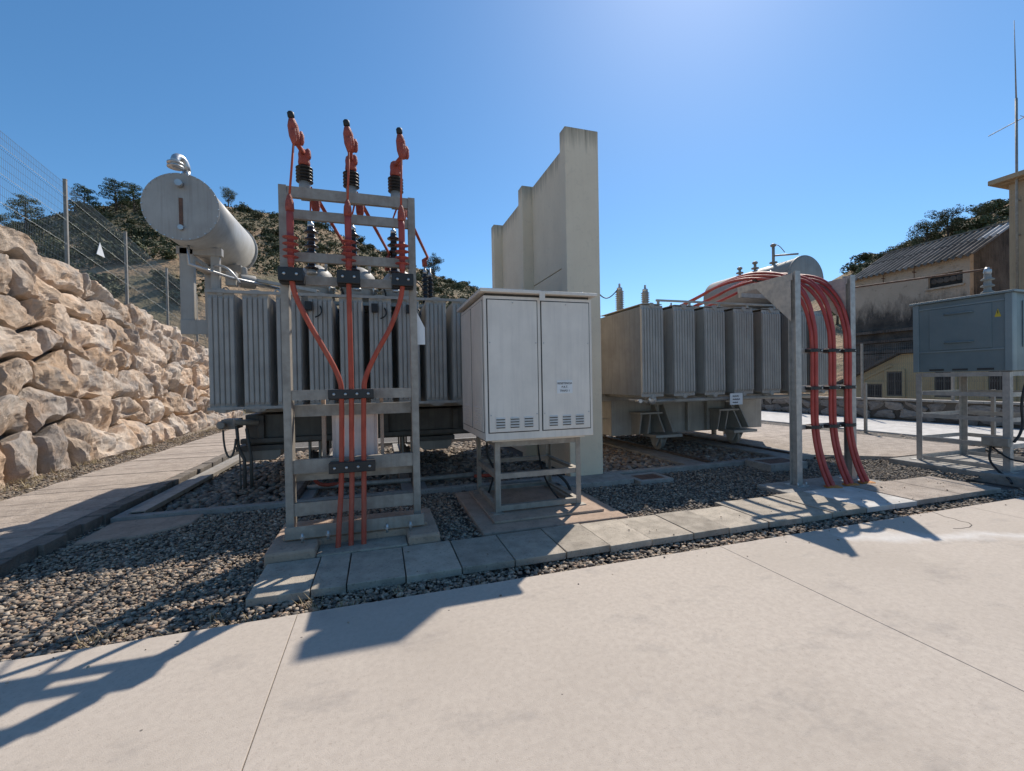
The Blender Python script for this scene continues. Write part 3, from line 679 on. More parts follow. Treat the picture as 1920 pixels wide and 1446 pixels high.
MB().tube(bez((-1.02, 7.1, .45), (-1.0, 7.1, .0), (-.9, 7.25, .02), (-.55, 7.3, .03), 10), .028, 8).build('red_hose', 'red', label='short red flexible hose curving down to the grey conduit', cat='hose')
MB().tube([(1.5, 7.12, .0), (2.0, 7.05, .0), (2.5, 7.05, .0)], .03, 8).build('red_pipe', 'red', label='short red pipe on the cobbles at the end of the grey conduit', cat='pipe')

# ================================================================== RADIATORS
def radiator_parts(w_, h, depth, npan, nfl, amp, lobe):
    """front face at y=0, left edge x=0, bottom z=0"""
    fr = MB(); n = nfl*6; cols = []
    for i in range(n+1):
        t = i/n; ph = (t*nfl) % 1.0; yo = -amp*(1-abs(2*ph-1)**6) if 0 < i < n else 0
        cols.append((t*w_, yo))
    zs = [(0, 0), (.05, .15), (.10, 1), (h-.10, 1), (h-.05, .15), (h, 0)]
    vs = [(x, yo*k, z) for z, k in zs for x, yo in cols]; nc = n+1
    fs = [(r*nc+i, r*nc+i+1, (r+1)*nc+i+1, (r+1)*nc+i) for r in range(len(zs)-1) for i in range(n)]
    fr.add(vs, fs, False)
    b = len(fr.v); fr.v += [(0, .012, 0), (w_, .012, 0), (w_, .012, h), (0, .012, h)]
    fr.f.append([b+3, b+2, b+1, b]); fr.sm.append(False)
    top = (len(zs)-1)*nc
    for f in ([0, b, b+3, top], [n, top+n, b+2, b+1], [0, n, b+1, b], [top, b+3, b+2, top+n]): fr.f.append(f); fr.sm.append(False)
    c = w_/2
    for zz, sg in ((0, -1), (h, 1)):
        if lobe == 'v': poly = [(c-.09, -.004, zz-sg*.05), (c+.09, -.004, zz-sg*.05), (c+.03, -.004, zz+sg*.055), (c-.03, -.004, zz+sg*.055)]
        else: poly = [(c+.15*math.cos(a), -.004, zz-sg*.03+sg*.085*math.sin(a)) for a in [math.pi*i/8 for i in range(9)]]
        fr.prism(poly, (0, .014, 0))
    st = MB()
    for i in range(1, npan):
        y = depth*i/(npan-1); t = .011
        st.prism([(.0, y, .03), (.035, y-t, .03), (w_-.035, y-t, .03), (w_, y, .03), (w_-.035, y+t, .03), (.035, y+t, .03)], (0, 0, h-.06))
    hd = []
    for zz in (.0, h): hd.append(MB().cyl((c, -.03, zz), (c, depth+.12, zz), .05, n=14))
    return fr, st, hd
def shift(mb, d):
    mb.v = [(q[0]+d[0], q[1]+d[1], q[2]+d[2]) for q in mb.v]; return mb
def radiators(root, x0, pitch, count, y0, z0, w_, h, depth, npan, nfl, amp, lobe, mt):
    fr, st, hd = radiator_parts(w_, h, depth, npan, nfl, amp, lobe)
    first = shift(st, (x0, y0, z0)).build('radiator', mt, root); shift(fr, (x0, y0, z0)).build('front_panel', mt, first)
    for q in hd: shift(q, (x0, y0, z0)).build('header_pipe', mt, first)
    for k in range(1, count): copy_tree(first, root, (pitch*k*XF[0], 0, 0))

def bushing(root, p, r, h, n, mt, name='bushing', cap='alu', rs=1.8, axis=(0, 0, 1)):
    a = Vector(axis).normalized(); P = Vector(p)
    o = MB().lathe(sheds(n, r, r*rs, .08, h), P, a, 18).build(name, mt, root)
    MB().lathe([(r*1.5, 0), (r*1.5, .045), (r*1.1, .05), (r*1.1, .079)], P, a, 16).build('flange', 'trafo', o)
    MB().lathe([(r*.9, h+.001), (r*.95, h+.06), (r*.4, h+.08), (r*.35, h+.17)], P, a, 12).build('cap', cap, o)
    return o
# ================================================================== LEFT TRANSFORMER
K_L, K_R = .897, .875
def xf(k): XF[:] = [k, (0, 0, 1.6*(1-k))]
def tlp(p): return Vector(p)*K_L+Vector((0, 0, 1.6*(1-K_L)))
def trp(p): return Vector(p)*K_R+Vector((0, 0, 1.6*(1-K_R)))
xf(K_L)
TL = thing('power_transformer', (-.45, 9.4, -.18), 'large grey power transformer with a pale round end tank, left of the fire wall', 'transformer')
radiators(TL, -2.47, .466, 10, 7.6, 1.24, .36, 1.80, 1.15, 20, 5, .026, 'round', 'trafo')
tb = MB().box(-2.35, 2.0, 8.95, 11.0, 1.1, 3.0).box(-2.45, 2.1, 8.86, 11.1, 3.0, 3.05)
for x in (-2.0, -1.2, -.4, .4, 1.2, 1.8): tb.box(x-.03, x+.03, 8.87, 8.949, 1.15, 2.95)
tb.build('tank', 'trafo2', TL, bevel=.01)
xf(1)
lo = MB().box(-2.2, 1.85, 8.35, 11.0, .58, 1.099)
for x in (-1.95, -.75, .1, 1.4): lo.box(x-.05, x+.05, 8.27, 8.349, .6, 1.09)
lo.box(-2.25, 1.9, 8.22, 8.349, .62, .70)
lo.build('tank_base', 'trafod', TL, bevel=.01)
xf(K_L)
for z in (1.255, 3.045): box(-2.49, 2.08, 7.555, 7.575, z-.022, z+.022).build('tie_bar', 'trafo', TL)
xf(1)
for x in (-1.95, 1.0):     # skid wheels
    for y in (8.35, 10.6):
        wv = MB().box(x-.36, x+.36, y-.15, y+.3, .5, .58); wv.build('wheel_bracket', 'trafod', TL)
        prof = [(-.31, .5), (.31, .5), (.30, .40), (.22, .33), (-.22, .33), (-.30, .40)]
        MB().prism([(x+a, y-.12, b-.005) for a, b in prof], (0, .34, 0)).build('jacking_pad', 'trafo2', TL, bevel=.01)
for x in (-1.15, .49):
    for y in (8.6, 10.4):
        MB().lathe([(.05, -.05), (.17, -.05), (.2, -.045), (.2, -.02), (.165, -.015), (.165, .05), (.05, .05)], (x, y, .2), (1, 0, 0), 24).build('wheel', 'rail', TL)
        MB().box(x-.1, x-.07, y-.09, y+.09, .17, .58).box(x+.07, x+.1, y-.09, y+.09, .17, .58).build('wheel_fork', 'trafo2', TL)
xf(K_L)
# conservator
cn = MB(); cx, cz, cr = -2.63, 4.15, .455
cn.lathe([(.44, 0), (cr, .001), (cr, 1.98), (.44, 1.981)], (cx, 7.22, cz), (0, 1, 0), 48)
cons = cn.build('conservator', 'tanklt', TL)
MB().lathe([(.02, -.012), (.475, -.012), (.475, .0), (.02, .0)], (cx, 7.215, cz), (0, 1, 0), 48, False).build('end_cover', 'trafo', cons)
MB().lathe([(.456, 0), (.485, 0), (.485, .03), (.456, .03)], (cx, 9.17, cz), (0, 1, 0), 48, False).build('end_flange', 'tanklt', cons)
for i in range(28):
    a = 2*math.pi*i/28
    if i == 0:
        b0 = MB().cyl((cx+.462, 7.188, cz), (cx+.462, 7.203, cz), .009, n=6).build('bolt', 'alu', cons)
    else:
        c = b0.copy(); COL.objects.link(c); c.parent = cons; c.location = (K_L*(.462*math.cos(a)-.462), 0, K_L*.462*math.sin(a))
MB().cyl((cx, 7.12, cz+.31), (cx, 7.20, cz+.31), .045, n=16).build('gauge_cap', 'alu', cons)
MB().box(cx-.022, cx+.022, 7.19, 7.203, cz-.30, cz+.12).build('sight_glass', 'rust', cons)
MB().cyl((cx, 7.16, cz-.30), (cx, 7.203, cz-.30), .035, n=14).build('gauge_cap', 'alu', cons)
el = MB().tube([(cx, 7.42, cz+.45), (cx, 7.42, cz+.62)], .05, 12); el.tube(bez((cx, 7.42, cz+.60), (cx, 7.42, cz+.80), (cx-.1, 7.25, cz+.78), (cx-.07, 7.25, cz+.62), 8), .055, 12)
el.lathe([(.10, 0), (.10, .02), (.07, .02), (.07, .05), (.10, .05), (.10, .07)], (cx-.07, 7.25, cz+.56), (0, 0, 1), 18).lathe([(.1, 0), (.1, .03)], (cx, 7.42, cz+.44), (0, 0, 1), 18)
el.build('breather_elbow', 'alu', cons)
sp_ = MB().box(-2.86, -2.68, 7.72, 7.82, 2.45, 3.72).box(-2.86, -2.68, 8.7, 8.8, 2.45, 3.72).box(-2.46, -2.34, 7.74, 7.82, 3.05, 3.72).box(-2.9, -2.3, 7.72, 7.82, 3.62, 3.74).box(-2.9, -2.3, 8.7, 8.8, 3.62, 3.74)
sp_.box(-2.86, -2.3, 7.70, 7.7195, 2.40, 2.62).box(-2.86, -2.68, 7.8205, 8.6995, 3.55, 3.62); sp_.build('conservator_bracket', 'trafo', TL, bevel=.005)
MB().tube([(-2.66, 7.5, 3.7), (-2.66, 7.5, 3.42), (-2.2, 7.75, 3.3), (-1.6, 8.2, 3.25)], .022, 8).tube(bez((-2.4, 7.7, 3.45), (-2.2, 7.6, 3.5), (-2.1, 7.6, 3.3), (-2.05, 7.7, 3.2)), .018, 8).tube([(-2.0, 8.2, 3.3), (-1.5, 8.2, 3.22), (-1.2, 8.0, 3.1)], .02, 8).build('oil_pipe', 'alu', TL)
MB().cyl((-2.15, 8.05, 3.32), (-1.95, 8.15, 3.32), .11, n=16).cyl((-2.1, 8.1, 3.4), (-2.1, 8.1, 3.55), .05).box(-2.3, -2.15, 7.85, 8.0, 3.2, 3.42).build('buchholz_relay', 'trafo', TL, bevel=.01)
bm_ = MB(); channel(bm_, (-2.0, 8.15, 3.40), (-.95, 7.85, 3.18), .10, .05, .01, (0, 0, -1)); bm_.build('cover_beam', 'tanklt', TL)
for x, y, h in ((-2.36, 7.9, .1), (-1.62, 7.9, .09)): MB().tube(bez((x, y, 3.08), (x, y, 3.2), (x+.1, y, 3.2), (x+.1, y, 3.08), 8), .012, 6).build('lifting_eye', 'alu', TL)
# turrets and bushings on the cover
for i, x in enumerate((-1.12, -.34, .42)):
    t = MB().lathe([(.34, 3.05), (.34, 3.52), (.33, 3.58), (.29, 3.70), (.20, 3.80), (.10, 3.86), (.04, 3.87)], (x, 8.95, 0), (0, 0, 1), 28).build('turret', 'trafo', TL)
    MB().lathe([(.36, 0), (.36, .035)], (x, 8.95, 3.40), (0, 0, 1), 28).lathe([(.37, 0), (.37, .03)], (x, 8.95, 3.08), (0, 0, 1), 28).build('turret_flange', 'tanklt', t)
    MB().cyl((x+.28, 8.68, 3.2), (x+.28, 8.60, 3.2), .05, n=12).cyl((x+.27, 8.66, 3.3), (x+.27, 8.66, 3.5), .02, n=8).cyl((x+.2, 8.8, 3.75), (x+.2, 8.8, 3.98), .025, n=8).lathe([(.04, 0), (.05, .03), (.02, .07)], (x+.2, 8.8, 3.96)).build('valve', 'alu', t)
    MB().tube(bez((x+.3, 8.7, 3.6), (x+.45, 8.7, 3.6), (x+.5, 8.7, 3.3), (x+.55, 8.8, 3.1), 8), .014, 6).build('drain_tube', 'rub', t)
for x in (-1.14, -.42, .32):
    bushing(TL, (x, 8.62, 3.62), .06, .86, 6, 'porc', rs=2.0)
for x, y in ((.90, 8.55), (1.02, 8.75)):
    bushing(TL, (x, y, 3.06), .045, .66, 7, 'blkp', name='neutral_bushing', rs=1.6)
for x, y in ((-.35, 8.4), (.34, 8.4)):
    MB().lathe([(.03, 0), (.07, .01), (.07, .05), (.03, .06)], (x, y, 3.3)).build('gauge', 'alu', TL)
MB().box(-1.05, 1.0, 8.5, 8.6, 3.06, 3.12).box(-1.05, 1.0, 8.5, 8.6, 3.2, 3.24).build('cable_tray', 'trafo2', TL)
for x in (-.98, .02, .58):
    sc_ = MB().tube(bez((x-.05, 8.1, 3.0), (x, 7.5, 3.0), (x+.25, 7.5, 2.75), (x+.02, 7.52, 2.68), 12), .012, 6).build('sensor_cable', 'rub', TL)
    MB().box(x-.12, x-.02, 7.44, 7.54, 2.78, 2.92).build('sensor_box', 'rub', sc_, bevel=.006)
xf(1)
# valve and conduit at the left end
vl = MB().lathe([(.05, 0), (.065, .02), (.065, .05), (.035, .06), (.035, .16)], (-2.40, 7.8, .98), (0, 1, 0), 18).box(-2.44, -2.22, 7.97, 8.3, .90, 1.06).cyl((-2.25, 7.9, 1.02), (-1.95, 8.1, .98), .05, n=12)
vl.build('drain_valve', 'trafo2', TL, bevel=.004)
MB().tube([(-2.22, 7.95, .95), (-2.2, 7.95, .6), (-2.12, 7.95, .4), (-2.12, 7.95, -.1)], .026, 8).tube([(-2.10, 8.03, .9), (-2.04, 8.02, .4), (-2.04, 8.02, -.1)], .026, 8).tube([(-2.2, 8.0, .5), (-2.17, 7.92, -.08)], .012, 6).tube(bez((-2.38, 7.85, .9), (-2.38, 7.85, .4), (-2.25, 7.85, .3), (-2.22, 7.9, .75), 10), .016, 6).build('drain_pipe', 'trafod', TL)

# ================================================================== RIGHT TRANSFORMER
xf(K_R)
TR = thing('power_transformer', (7.4, 9.6, -.2), 'large grey power transformer with deep ribbed radiators, right of the fire wall', 'transformer')
radiators(TR, 5.11, .787, 7, 7.6, 1.22, .53, 1.88, 1.75, 34, 8, .034, 'v', 'trafo')
box(4.95, 10.4, 9.45, 11.3, 1.05, 3.05).build('tank', 'trafo', TR, bevel=.01)
xf(1)
bt = MB().box(4.9, 9.15, 8.45, 11.2, .33, 1.28)
for x in (6.05, 6.9, 7.45, 8.2): bt.box(x-.04, x+.04, 8.36, 8.449, .36, 1.17)
bt.box(4.72, 4.899, 8.6, 8.62, .70, .72)
bt.build('tank_base', 'trafo', TR, bevel=.01)
for x in (5.9, 8.0):    # jacking brackets
    jb = MB().box(x-.55, x+.02, 8.02, 8.449, .82, .86)
    for q in (x-.5, x-.28): jb.prism([(q, 8.449, .83), (q, 8.05, .83), (q, 8.15, .38), (q, 8.449, .33)], (.03, 0, 0))
    for q in (x+.02, x+.25): jb.prism([(q, 8.449, 1.08), (q, 8.36, 1.08), (q, 7.98, .42), (q, 8.449, .36)], (.035, 0, 0))
    jb.box(x-.1, x+.4, 8.30, 8.449, 1.0, 1.1).box(x-.2, x+.48, 7.95, 8.449, .30, .36)
    jb.build('jacking_bracket', 'trafo', TR, bevel=.004)
    for y in (8.2, 10.6):
        MB().lathe([(.05, -.06), (.15, -.06), (.18, -.055), (.18, -.03), (.145, -.02), (.145, .06), (.05, .06)], (x+.04, y, .19), (1, 0, 0), 24).build('wheel', 'trafo2', TR)
        f = MB()
        for q in (-.12, .08): f.prism([(x+.04+q, y-.17, .30), (x+.04+q, y+.17, .30), (x+.04+q, y+.06, .1), (x+.04+q, y-.06, .1)], (.03, 0, 0))
        f.build('wheel_fork', 'trafo', TR)
xf(K_R)
pm = MB().tube([(5.3, 7.75, 1.12), (9.9, 7.75, 1.12)], .045, 10).tube([(5.0, 7.9, 1.16), (5.35, 7.7, 1.12), (6.0, 7.7, 1.12)], .022, 8)
for k in range(7): pm.tube([(5.375+.787*k, 7.8, 1.12), (5.375+.787*k, 7.8, 1.22)], .04, 8)
pm.build('oil_pipe', 'trafo', TR)
MB().lathe([(.085, 0), (.10, .02), (.10, .05), (.05, .06)], (5.4, 7.62, 1.16), (0, 1, 0), 16).cyl((5.06, 7.7, 1.14), (5.06, 7.55, 1.14), .04).build('drain_valve', 'alu', TR)
for k in range(6): MB().box(5.13+.787*k, 5.62+.787*k, 7.58, 9.3, 3.12, 3.13).build('radiator_top', 'tanklt', TR)
sgn = MB().box(7.30, 7.64, 7.54, 7.552, .99, 1.24).build('notice_plate', 'white', TR)
for z, n in ((1.18, 6), (1.11, 7), (1.04, 5)):
    mk = MB()
    for i in range(n): mk.box(7.37+i*.028, 7.37+i*.028+.020, 7.536, 7.5395, z-.012, z+.012-.006*(i % 2))
    mk.build('faded_print', 'ink', sgn)
cn = MB(); cx, cz, cr = 9.58, 3.86, .53
cons = cn.lathe([(.5, 0), (cr, .02), (cr, 2.75), (.5, 2.77)], (cx, 7.55, cz), (0, 1, 0), 48).build('conservator', 'trafo2', TR)
MB().lathe([(cr+.001, 0), (cr+.02, 0), (cr+.02, .03), (cr+.001, .03)], (cx, 7.57, cz), (0, 1, 0), 48, False).build('end_flange', 'trafo2', cons)
for y in (7.95, 9.75): MB().box(9.1, 10.05, y, y+.1, 3.06, 3.5).build('conservator_bracket', 'trafo2', TR)
vv_ = MB()
for y, h in ((8.35, .45), (8.9, .16), (9.4, .14)):
    vv_.cyl((cx-.1, y, cz+cr-.05), (cx-.1, y, cz+cr+h), .035, n=10).lathe([(.09, 0), (.09, .03)], (cx-.1, y, cz+cr+.03)).lathe([(.06, 0), (.07, .04), (.03, .07)], (cx-.1, y, cz+cr+h))
vv_.tube([(cx-.1, 8.35, cz+cr+.22), (cx-.02, 7.75, cz+cr+.10)], .022, 8).tube(bez((cx-.1, 8.35, cz+cr+.48), (cx-.1, 8.2, cz+cr+.5), (cx-.1, 8.1, cz+cr+.3), (cx-.08, 8.05, cz+cr+.22), 8), .01, 6)
vv_.build('vent_valve', 'trafo2', cons)
for x in (5.12, 5.86, 6.61): bushing(TR, (x, 9.6, 3.06), .075, .78, 13, 'gporc', rs=1.45)
MB().tube(bez((5.12, 9.6, 3.95), (5.4, 9.6, 3.5), (5.55, 9.6, 3.55), (5.86, 9.6, 3.93), 12), .014, 6).build('jumper_wire', 'rub', TR)
for x in (7.4, 7.8, 8.2): bushing(TR, (x, 9.6, 3.06), .06, .35, 5, 'porc', name='low_voltage_bushing')
tr_ = MB().bar((5.6, 7.75, 3.24), (8.8, 7.75, 3.24), .04, .04)
for k in range(5): tr_.bar((5.65+.787*k, 7.75, 3.12), (5.65+.787*k, 7.75, 3.26), .05, .03)
tr_.box(6.6, 8.9, 8.3, 8.8, 3.14, 3.26); tr_.build('cable_tray', 'trafo', TR)
xf(1)
MB().cyl((9.0, 9.9, -.1), (9.0, 9.9, .55), .07, n=10).cyl((9.3, 9.8, -.1), (9.3, 9.8, .55), .055, n=10).box(8.9, 9.42, 9.72, 9.8, .52, .6).tube([(9.0, 9.85, .55), (8.95, 9.8, .9), (9.1, 9.6, 1.2)], .03, 6).tube([(9.3, 9.8, .55), (9.32, 9.75, .85), (9.15, 9.6, 1.2)], .03, 6).tube([(9.1, 9.8, .55), (9.15, 9.7, .9), (9.3, 9.6, 1.2)], .03, 6).build('control_cables', 'trafo2', TR)

# ================================================================== LEFT CABLE FRAME
MB().prism([(-1.03, 4.34, -.15), (-.60, 4.34, -.15), (-.60, 4.62, -.15), (.24, 4.62, -.15), (.24, 4.36, -.15), (.56, 4.36, -.15), (.56, 5.28, -.15), (-1.03, 5.28, -.15)], (0, 0, .23)).build('concrete_pad', 'pad', label='thick salmon concrete plinth under the tall steel cable frame', cat='plinth', bevel=.025)
MB().box(-.93, .46, 4.628, 5.1, .0805, .115).build('grout_bed', 'pad', label='thin raised grout bed directly under the tall steel frame', cat='grout bed', bevel=.01)
XF[:] = [.921, (0, 0, .1264)]
def real(p): return (Vector(p)-Vector(XF[1]))/XF[0]
LF = thing('steel_cable_frame', (-.26, 5.2, 0), 'tall galvanised steel frame carrying three red cables, left of the grey cabinet', 'frame')
FY = 5.13
for x in (-.952, .398):
    pm = MB(); channel(pm, (x, FY, .0), (x, FY, 3.75), .078, .13, .009, (0, 1, 0)); pm.build('post', 'steel', LF)
def xbar(z0, z1, x0=-.911, x1=.357, y=FY+.012, d=.05, name='crossbar'):
    mb = MB(); channel(mb, (x0, y, (z0+z1)/2), (x1, y, (z0+z1)/2), z1-z0, d, .007, (0, 1, 0)); return mb.build(name, 'steel', LF)
xbar(3.63, 3.745); xbar(3.40, 3.50); xbar(2.94, 3.04); xbar(2.69, 2.785); xbar(1.43, 1.54); xbar(.63, .78); xbar(.17, .31)
xbar(1.24, 1.37, y=FY+.16, name='rear_crossbar'); xbar(.52, .62, y=FY+.16, name='rear_crossbar')
for x in (-.952, .398): MB().box(x-.035, x+.035, FY+.131, FY+.2, .05, 1.45).build('rear_post', 'steel', LF)
bp = MB().box(-.98, .46, FY-.14, FY-.128, -.03, .10).box(-.98, .46, FY-.128, FY+.2, -.03, -.015)
bp.build('base_plate', 'steel', LF, bevel=.003)
for x in (-.80, -.55, .05, .30): MB().cyl((x, FY-.22, -.04), (x, FY-.22, .05), .014, n=8).lathe([(.024, 0), (.024, .02)], (x, FY-.22, .0), n=6, smooth=False).build('anchor_bolt', 'alu', LF)
def clamp(parent, x0, x1, z0, z1, nb, y0=4.945, y1=5.128):
    ymid = 5.0
    o = MB().box(x0, x1, y0, ymid-.002, z0, z1).build('cable_clamp', 'blk', parent, bevel=.006)
    MB().box(x0, x1, ymid+.002, y1, z0-.012, z1-.012).build('clamp_back', 'blk', o, bevel=.004)
    for i in range(nb):
        x = x0+(x1-x0)*(i+.5)/nb
        MB().lathe([(.014, 0), (.016, .006), (.012, .014), (.004, .016)], (x, y0-.0005, (z0+z1)/2), (0, -1, 0), 10).build('bolt', 'alu', o)
for x in (-.86, -.295, .275): clamp(LF, x-.118, x+.118, 2.685, 2.825, 2)
clamp(LF, -.525, -.06, 1.44, 1.54, 4); clamp(LF, -.535, -.06, .64, .755, 4)
CP = [[(-.455, 4.86, -.19), (-.44, 4.93, .12), (-.42, 4.985, .42), (-.41, 5, .70), (-.40, 5, 1.1), (-.395, 5, 1.50), (-.41, 5, 1.64), (-.47, 5, 1.80), (-.58, 5, 2.02), (-.70, 5, 2.25), (-.81, 5, 2.50), (-.85, 5, 2.66), (-.86, 5, 2.80), (-.86, 5, 2.95)],
      [(-.325, 4.88, -.19), (-.32, 4.94, .12), (-.31, 4.985, .42), (-.305, 5, .70), (-.30, 5, 1.1), (-.293, 5, 1.5), (-.293, 5, 2.0), (-.295, 5, 2.4), (-.295, 5, 2.8), (-.29, 5, 2.95)],
      [(-.195, 4.87, -.19), (-.19, 4.935, .12), (-.185, 4.985, .42), (-.18, 5, .70), (-.175, 5, 1.1), (-.165, 5, 1.5), (-.15, 5, 1.64), (-.09, 5, 1.80), (.01, 5, 2.0), (.13, 5, 2.22), (.235, 5, 2.5), (.268, 5, 2.66), (.275, 5, 2.80), (.275, 5, 2.95)]]
def smooth_path(P, n=4):
    P = [Vector(p) for p in P]; out = []
    for i in range(len(P)-1):
        p0, p1, p2, p3 = P[max(i-1, 0)], P[i], P[i+1], P[min(i+2, len(P)-1)]
        for k in range(n):
            t = k/n; out.append(.5*((2*p1)+(p2-p0)*t+(2*p0-5*p1+4*p2-p3)*t*t+(3*p1-p0-3*p2+p3)*t**3))
    return out+[P[-1]]
TIP = [(-.82, 4.95, 4.40), (-.28, 4.95, 4.40), (.27, 4.95, 4.40)]
ARR = [(-.775, 5.45), (-.27, 5.45), (.24, 5.45)]
pos = ('leftmost', 'middle', 'rightmost')
for i in range(3):
    x = CP[i][-1][0]
    t = thing('power_cable', CP[i][0], f'{pos[i]} red power cable rising up the tall steel frame to a sealed termination', 'cable')
    MB().tube(smooth_path(CP[i]), .0275, 12).build('jacket', 'red', t)
    te = MB().lathe([(.031, 2.86), (.034, 2.90)]+sheds(4, .034, .078, 2.93, 3.20, .12)+[(.035, 3.21), (.036, 3.36), (.033, 3.44)], (x, 5, 0), n=16).build('termination', 'rain', t)
    MB().lathe([(.038, 3.42), (.044, 3.45), (.040, 3.52), (.022, 3.58), (.013, 3.60)], (x, 5, 0), n=12).build('lug_tape', 'tape', te)
    tp = Vector(TIP[i]); MB().tube([(x, 5, 3.58), (tp.x+.02, 4.965, 4.15)], .0115, 8).build('conductor', 'red', t)
    # arrester on the frame head with a rising connector
    ax, ay = ARR[i]
    a = thing('surge_arrester', (ax, ay, 3.75), f'{pos[i]} black finned surge arrester with red taped connector on top of the steel frame', 'insulator')
    MB().bar((ax, FY+.05, 3.755), (ax, ay+.08, 3.755), .10, .012).build('bracket', 'steel', a)
    MB().lathe([(.06, 3.762), (.06, 3.80), (.05, 3.82), (.062, 3.86), (.062, 3.93)], (ax, ay, 0), n=18).build('base', 'gporc', a)
    MB().lathe(sheds(5, .055, .092, 3.93, 4.115, .5), (ax, ay, 0), n=20).build('finned_body', 'blkp', a)
    b = MB().lathe([(.062, 4.118), (.066, 4.15), (.060, 4.20), (.064, 4.24), (.055, 4.28), (.035, 4.30)], (ax, ay, 0), n=14); 
    b.lathe([(.03, 0), (.035, .03), (.028, .09), (.015, .11)], (ax+.045, ay-.02, 4.20), (0, 0, 1), 8); b.build('taped_joint', 'tape', a)
    MB().tube([(ax, ay, 4.26), tuple(tp+Vector((.03, .06, -.24)))], [.030, .022], 10).build('connector', 'red', a)
    q = tp+Vector((.035, .07, -.27)); dv = tp-q
    cl = MB().tube([q, q+dv*.3, q+dv*.65, q+dv*.88], [.036, .055, .052, .030], 10).lathe([(.02, 0), (.03, .03), (.03, .10), (.012, .14)], q+Vector((.045, .02, .02)), (0, 0, 1), 8).lathe([(.012, 0), (.034, .07), (.036, .16), (.02, .18)], tp+Vector((.02, .012, -.30)), (0, 0, 1), 8)
    cl.build('clamp_boot', 'tape', a)
    MB().lathe([(.025, -.03), (.034, -.02), (.034, .02), (.020, .035)], tp, dv, 12).build('end_cap', 'blk', a)
# leads from the arresters back to the transformer
leads = [((-.66, 5.52, 3.80), (-.55, 8.62, 4.16), (-.52, 8.8, 3.82)), ((-.17, 5.52, 3.80), (.24, 8.62, 4.08), (.20, 8.8, 3.82)), ((.33, 5.52, 3.80), (.96, 8.58, 4.06), (.90, 8.55, 3.88))]
for i, (a, b, c) in enumerate(leads):
    b, c = real(tlp(b)), real(tlp(c))
    t = thing('overhead_lead', a, f'{pos[i]} straight red lead slanting from the frame head to the left transformer', 'cable')
    MB().tube([a, b], .024, 10).build('lead', 'red', t)
    MB().tube([b, Vector(b).lerp(Vector(c), .4)+Vector((-.05, 0, 0)), c], [.026, .045, .05], 10).build('end_tape', 'tape', t)
    MB().lathe([(.012, 0), (.045, .10), (.05, .24), (.03, .30)], Vector(a)+Vector((-.01, -.01, -.24)), (0, 0, 1), 10).build('joint_tape', 'tape', t)
for i, x in enumerate((-1.14, -.42, .32)):
    e = (ARR[i][0]+.06, 5.5, 3.9)
    MB().tube([real(tlp((x, 8.62, 4.62))), real(tlp((x, 8.62, 4.78))), e], .014, 8).build('bushing_lead', 'red', label=f'{pos[i]} thin red lead from the brown bushing up to the frame head', cat='cable')
jb = MB().box(-.54, -.03, 5.42, 5.68, .70, 1.30).build('junction_box', 'jbox', label='grey-pink junction box mounted behind the cables on the steel frame', cat='box', bevel=.01)
MB().box(-.50, -.07, 5.408, 5.4195, .74, 1.25).build('lid', 'jbox', jb, bevel=.006)
MB().box(-.56, -.01, 5.40, 5.70, 1.302, 1.325).build('rain_cover', 'white', jb)
for x in (-.62, .02): MB().box(x-.02, x+.02, FY+.21, 5.419, .6, 1.44).build('mounting_rail', 'pad', jb)
MB().prism([(.43, 5.18, 2.45), (.53, 5.18, 2.25), (.53, 5.18, 2.05), (.44, 5.18, 2.05)], (0, .01, 0)).build('tag_plate', 'white', LF)
XF[:] = [1.0, (0, 0, 0)]
MB().box(-.595, .235, 4.345, 4.615, -.15, .012).build('cable_duct_cover', 'paver', label='rough concrete cover where the three red cables enter the ground', cat='cover', bevel=.012)

# ================================================================== RESISTOR CABINET
MB().box(1.22, 2.62, 4.72, 6.2, -.029, .0).build('grout_bed', 'pad', label='low reddish grout bed between the legs of the cabinet stand', cat='grout bed', bevel=.008)
cp = MB().box(1.03, 2.80, 4.47, 6.3, -.15, -.03).build('concrete_pad', 'pad', label='reddish concrete pad under the grey cabinet stand', cat='pad', bevel=.015)
ST = thing('cabinet_stand', (1.9, 5.5, .0), 'grey angle-iron stand under the light grey cabinet', 'stand')
lx = (1.315, 2.445); ly = (5.0, 6.05)
for x in lx:
    for y in ly:
        sx = 1 if x == lx[0] else -1; sy = 1 if y == ly[0] else -1; t_ = .008; L = .065
        pm = MB(); xa, xb_ = sorted((x, x+sx*L)); ya, yb2 = sorted((y, y+sy*t_)); pm.box(xa, xb_, ya, yb2, .012, .86)
        xa, xb_ = sorted((x, x+sx*t_)); ya, yb2 = sorted((y+sy*(t_+.0005), y+sy*L)); pm.box(xa, xb_, ya, yb2, .012, .86)
        pm.build('leg', 'steel', ST)
        MB().box(x-.05 if sx > 0 else x-.09, x+.09 if sx > 0 else x+.05, y-.05, y+.05, .001, .0115).build('foot_plate', 'steel', ST)
for z0, z1 in ((.80, .865), (.41, .475), (.02, .085)):
    for y, sy in ((5.009, 1), (6.041, -1)):
        ya, yb2 = sorted((y, y+sy*.008)); b = MB().box(1.325, 2.435, ya, yb2, z0, z1)
        ya, yb2 = sorted((y+sy*.0085, y+sy*.06)); b.box(1.325, 2.435, ya, yb2, z1-.008, z1); b.build('rail', 'steel', ST)
    for x, sx in ((1.324, 1), (2.436, -1)):
        xa, xb_ = sorted((x, x+sx*.008)); b = MB().box(xa, xb_, 5.075, 5.975, z0, z1)
        xa, xb_ = sorted((x+sx*.0085, x+sx*.06)); b.box(xa, xb_, 5.075, 5.975, z1-.008, z1); b.build('rail', 'steel', ST)
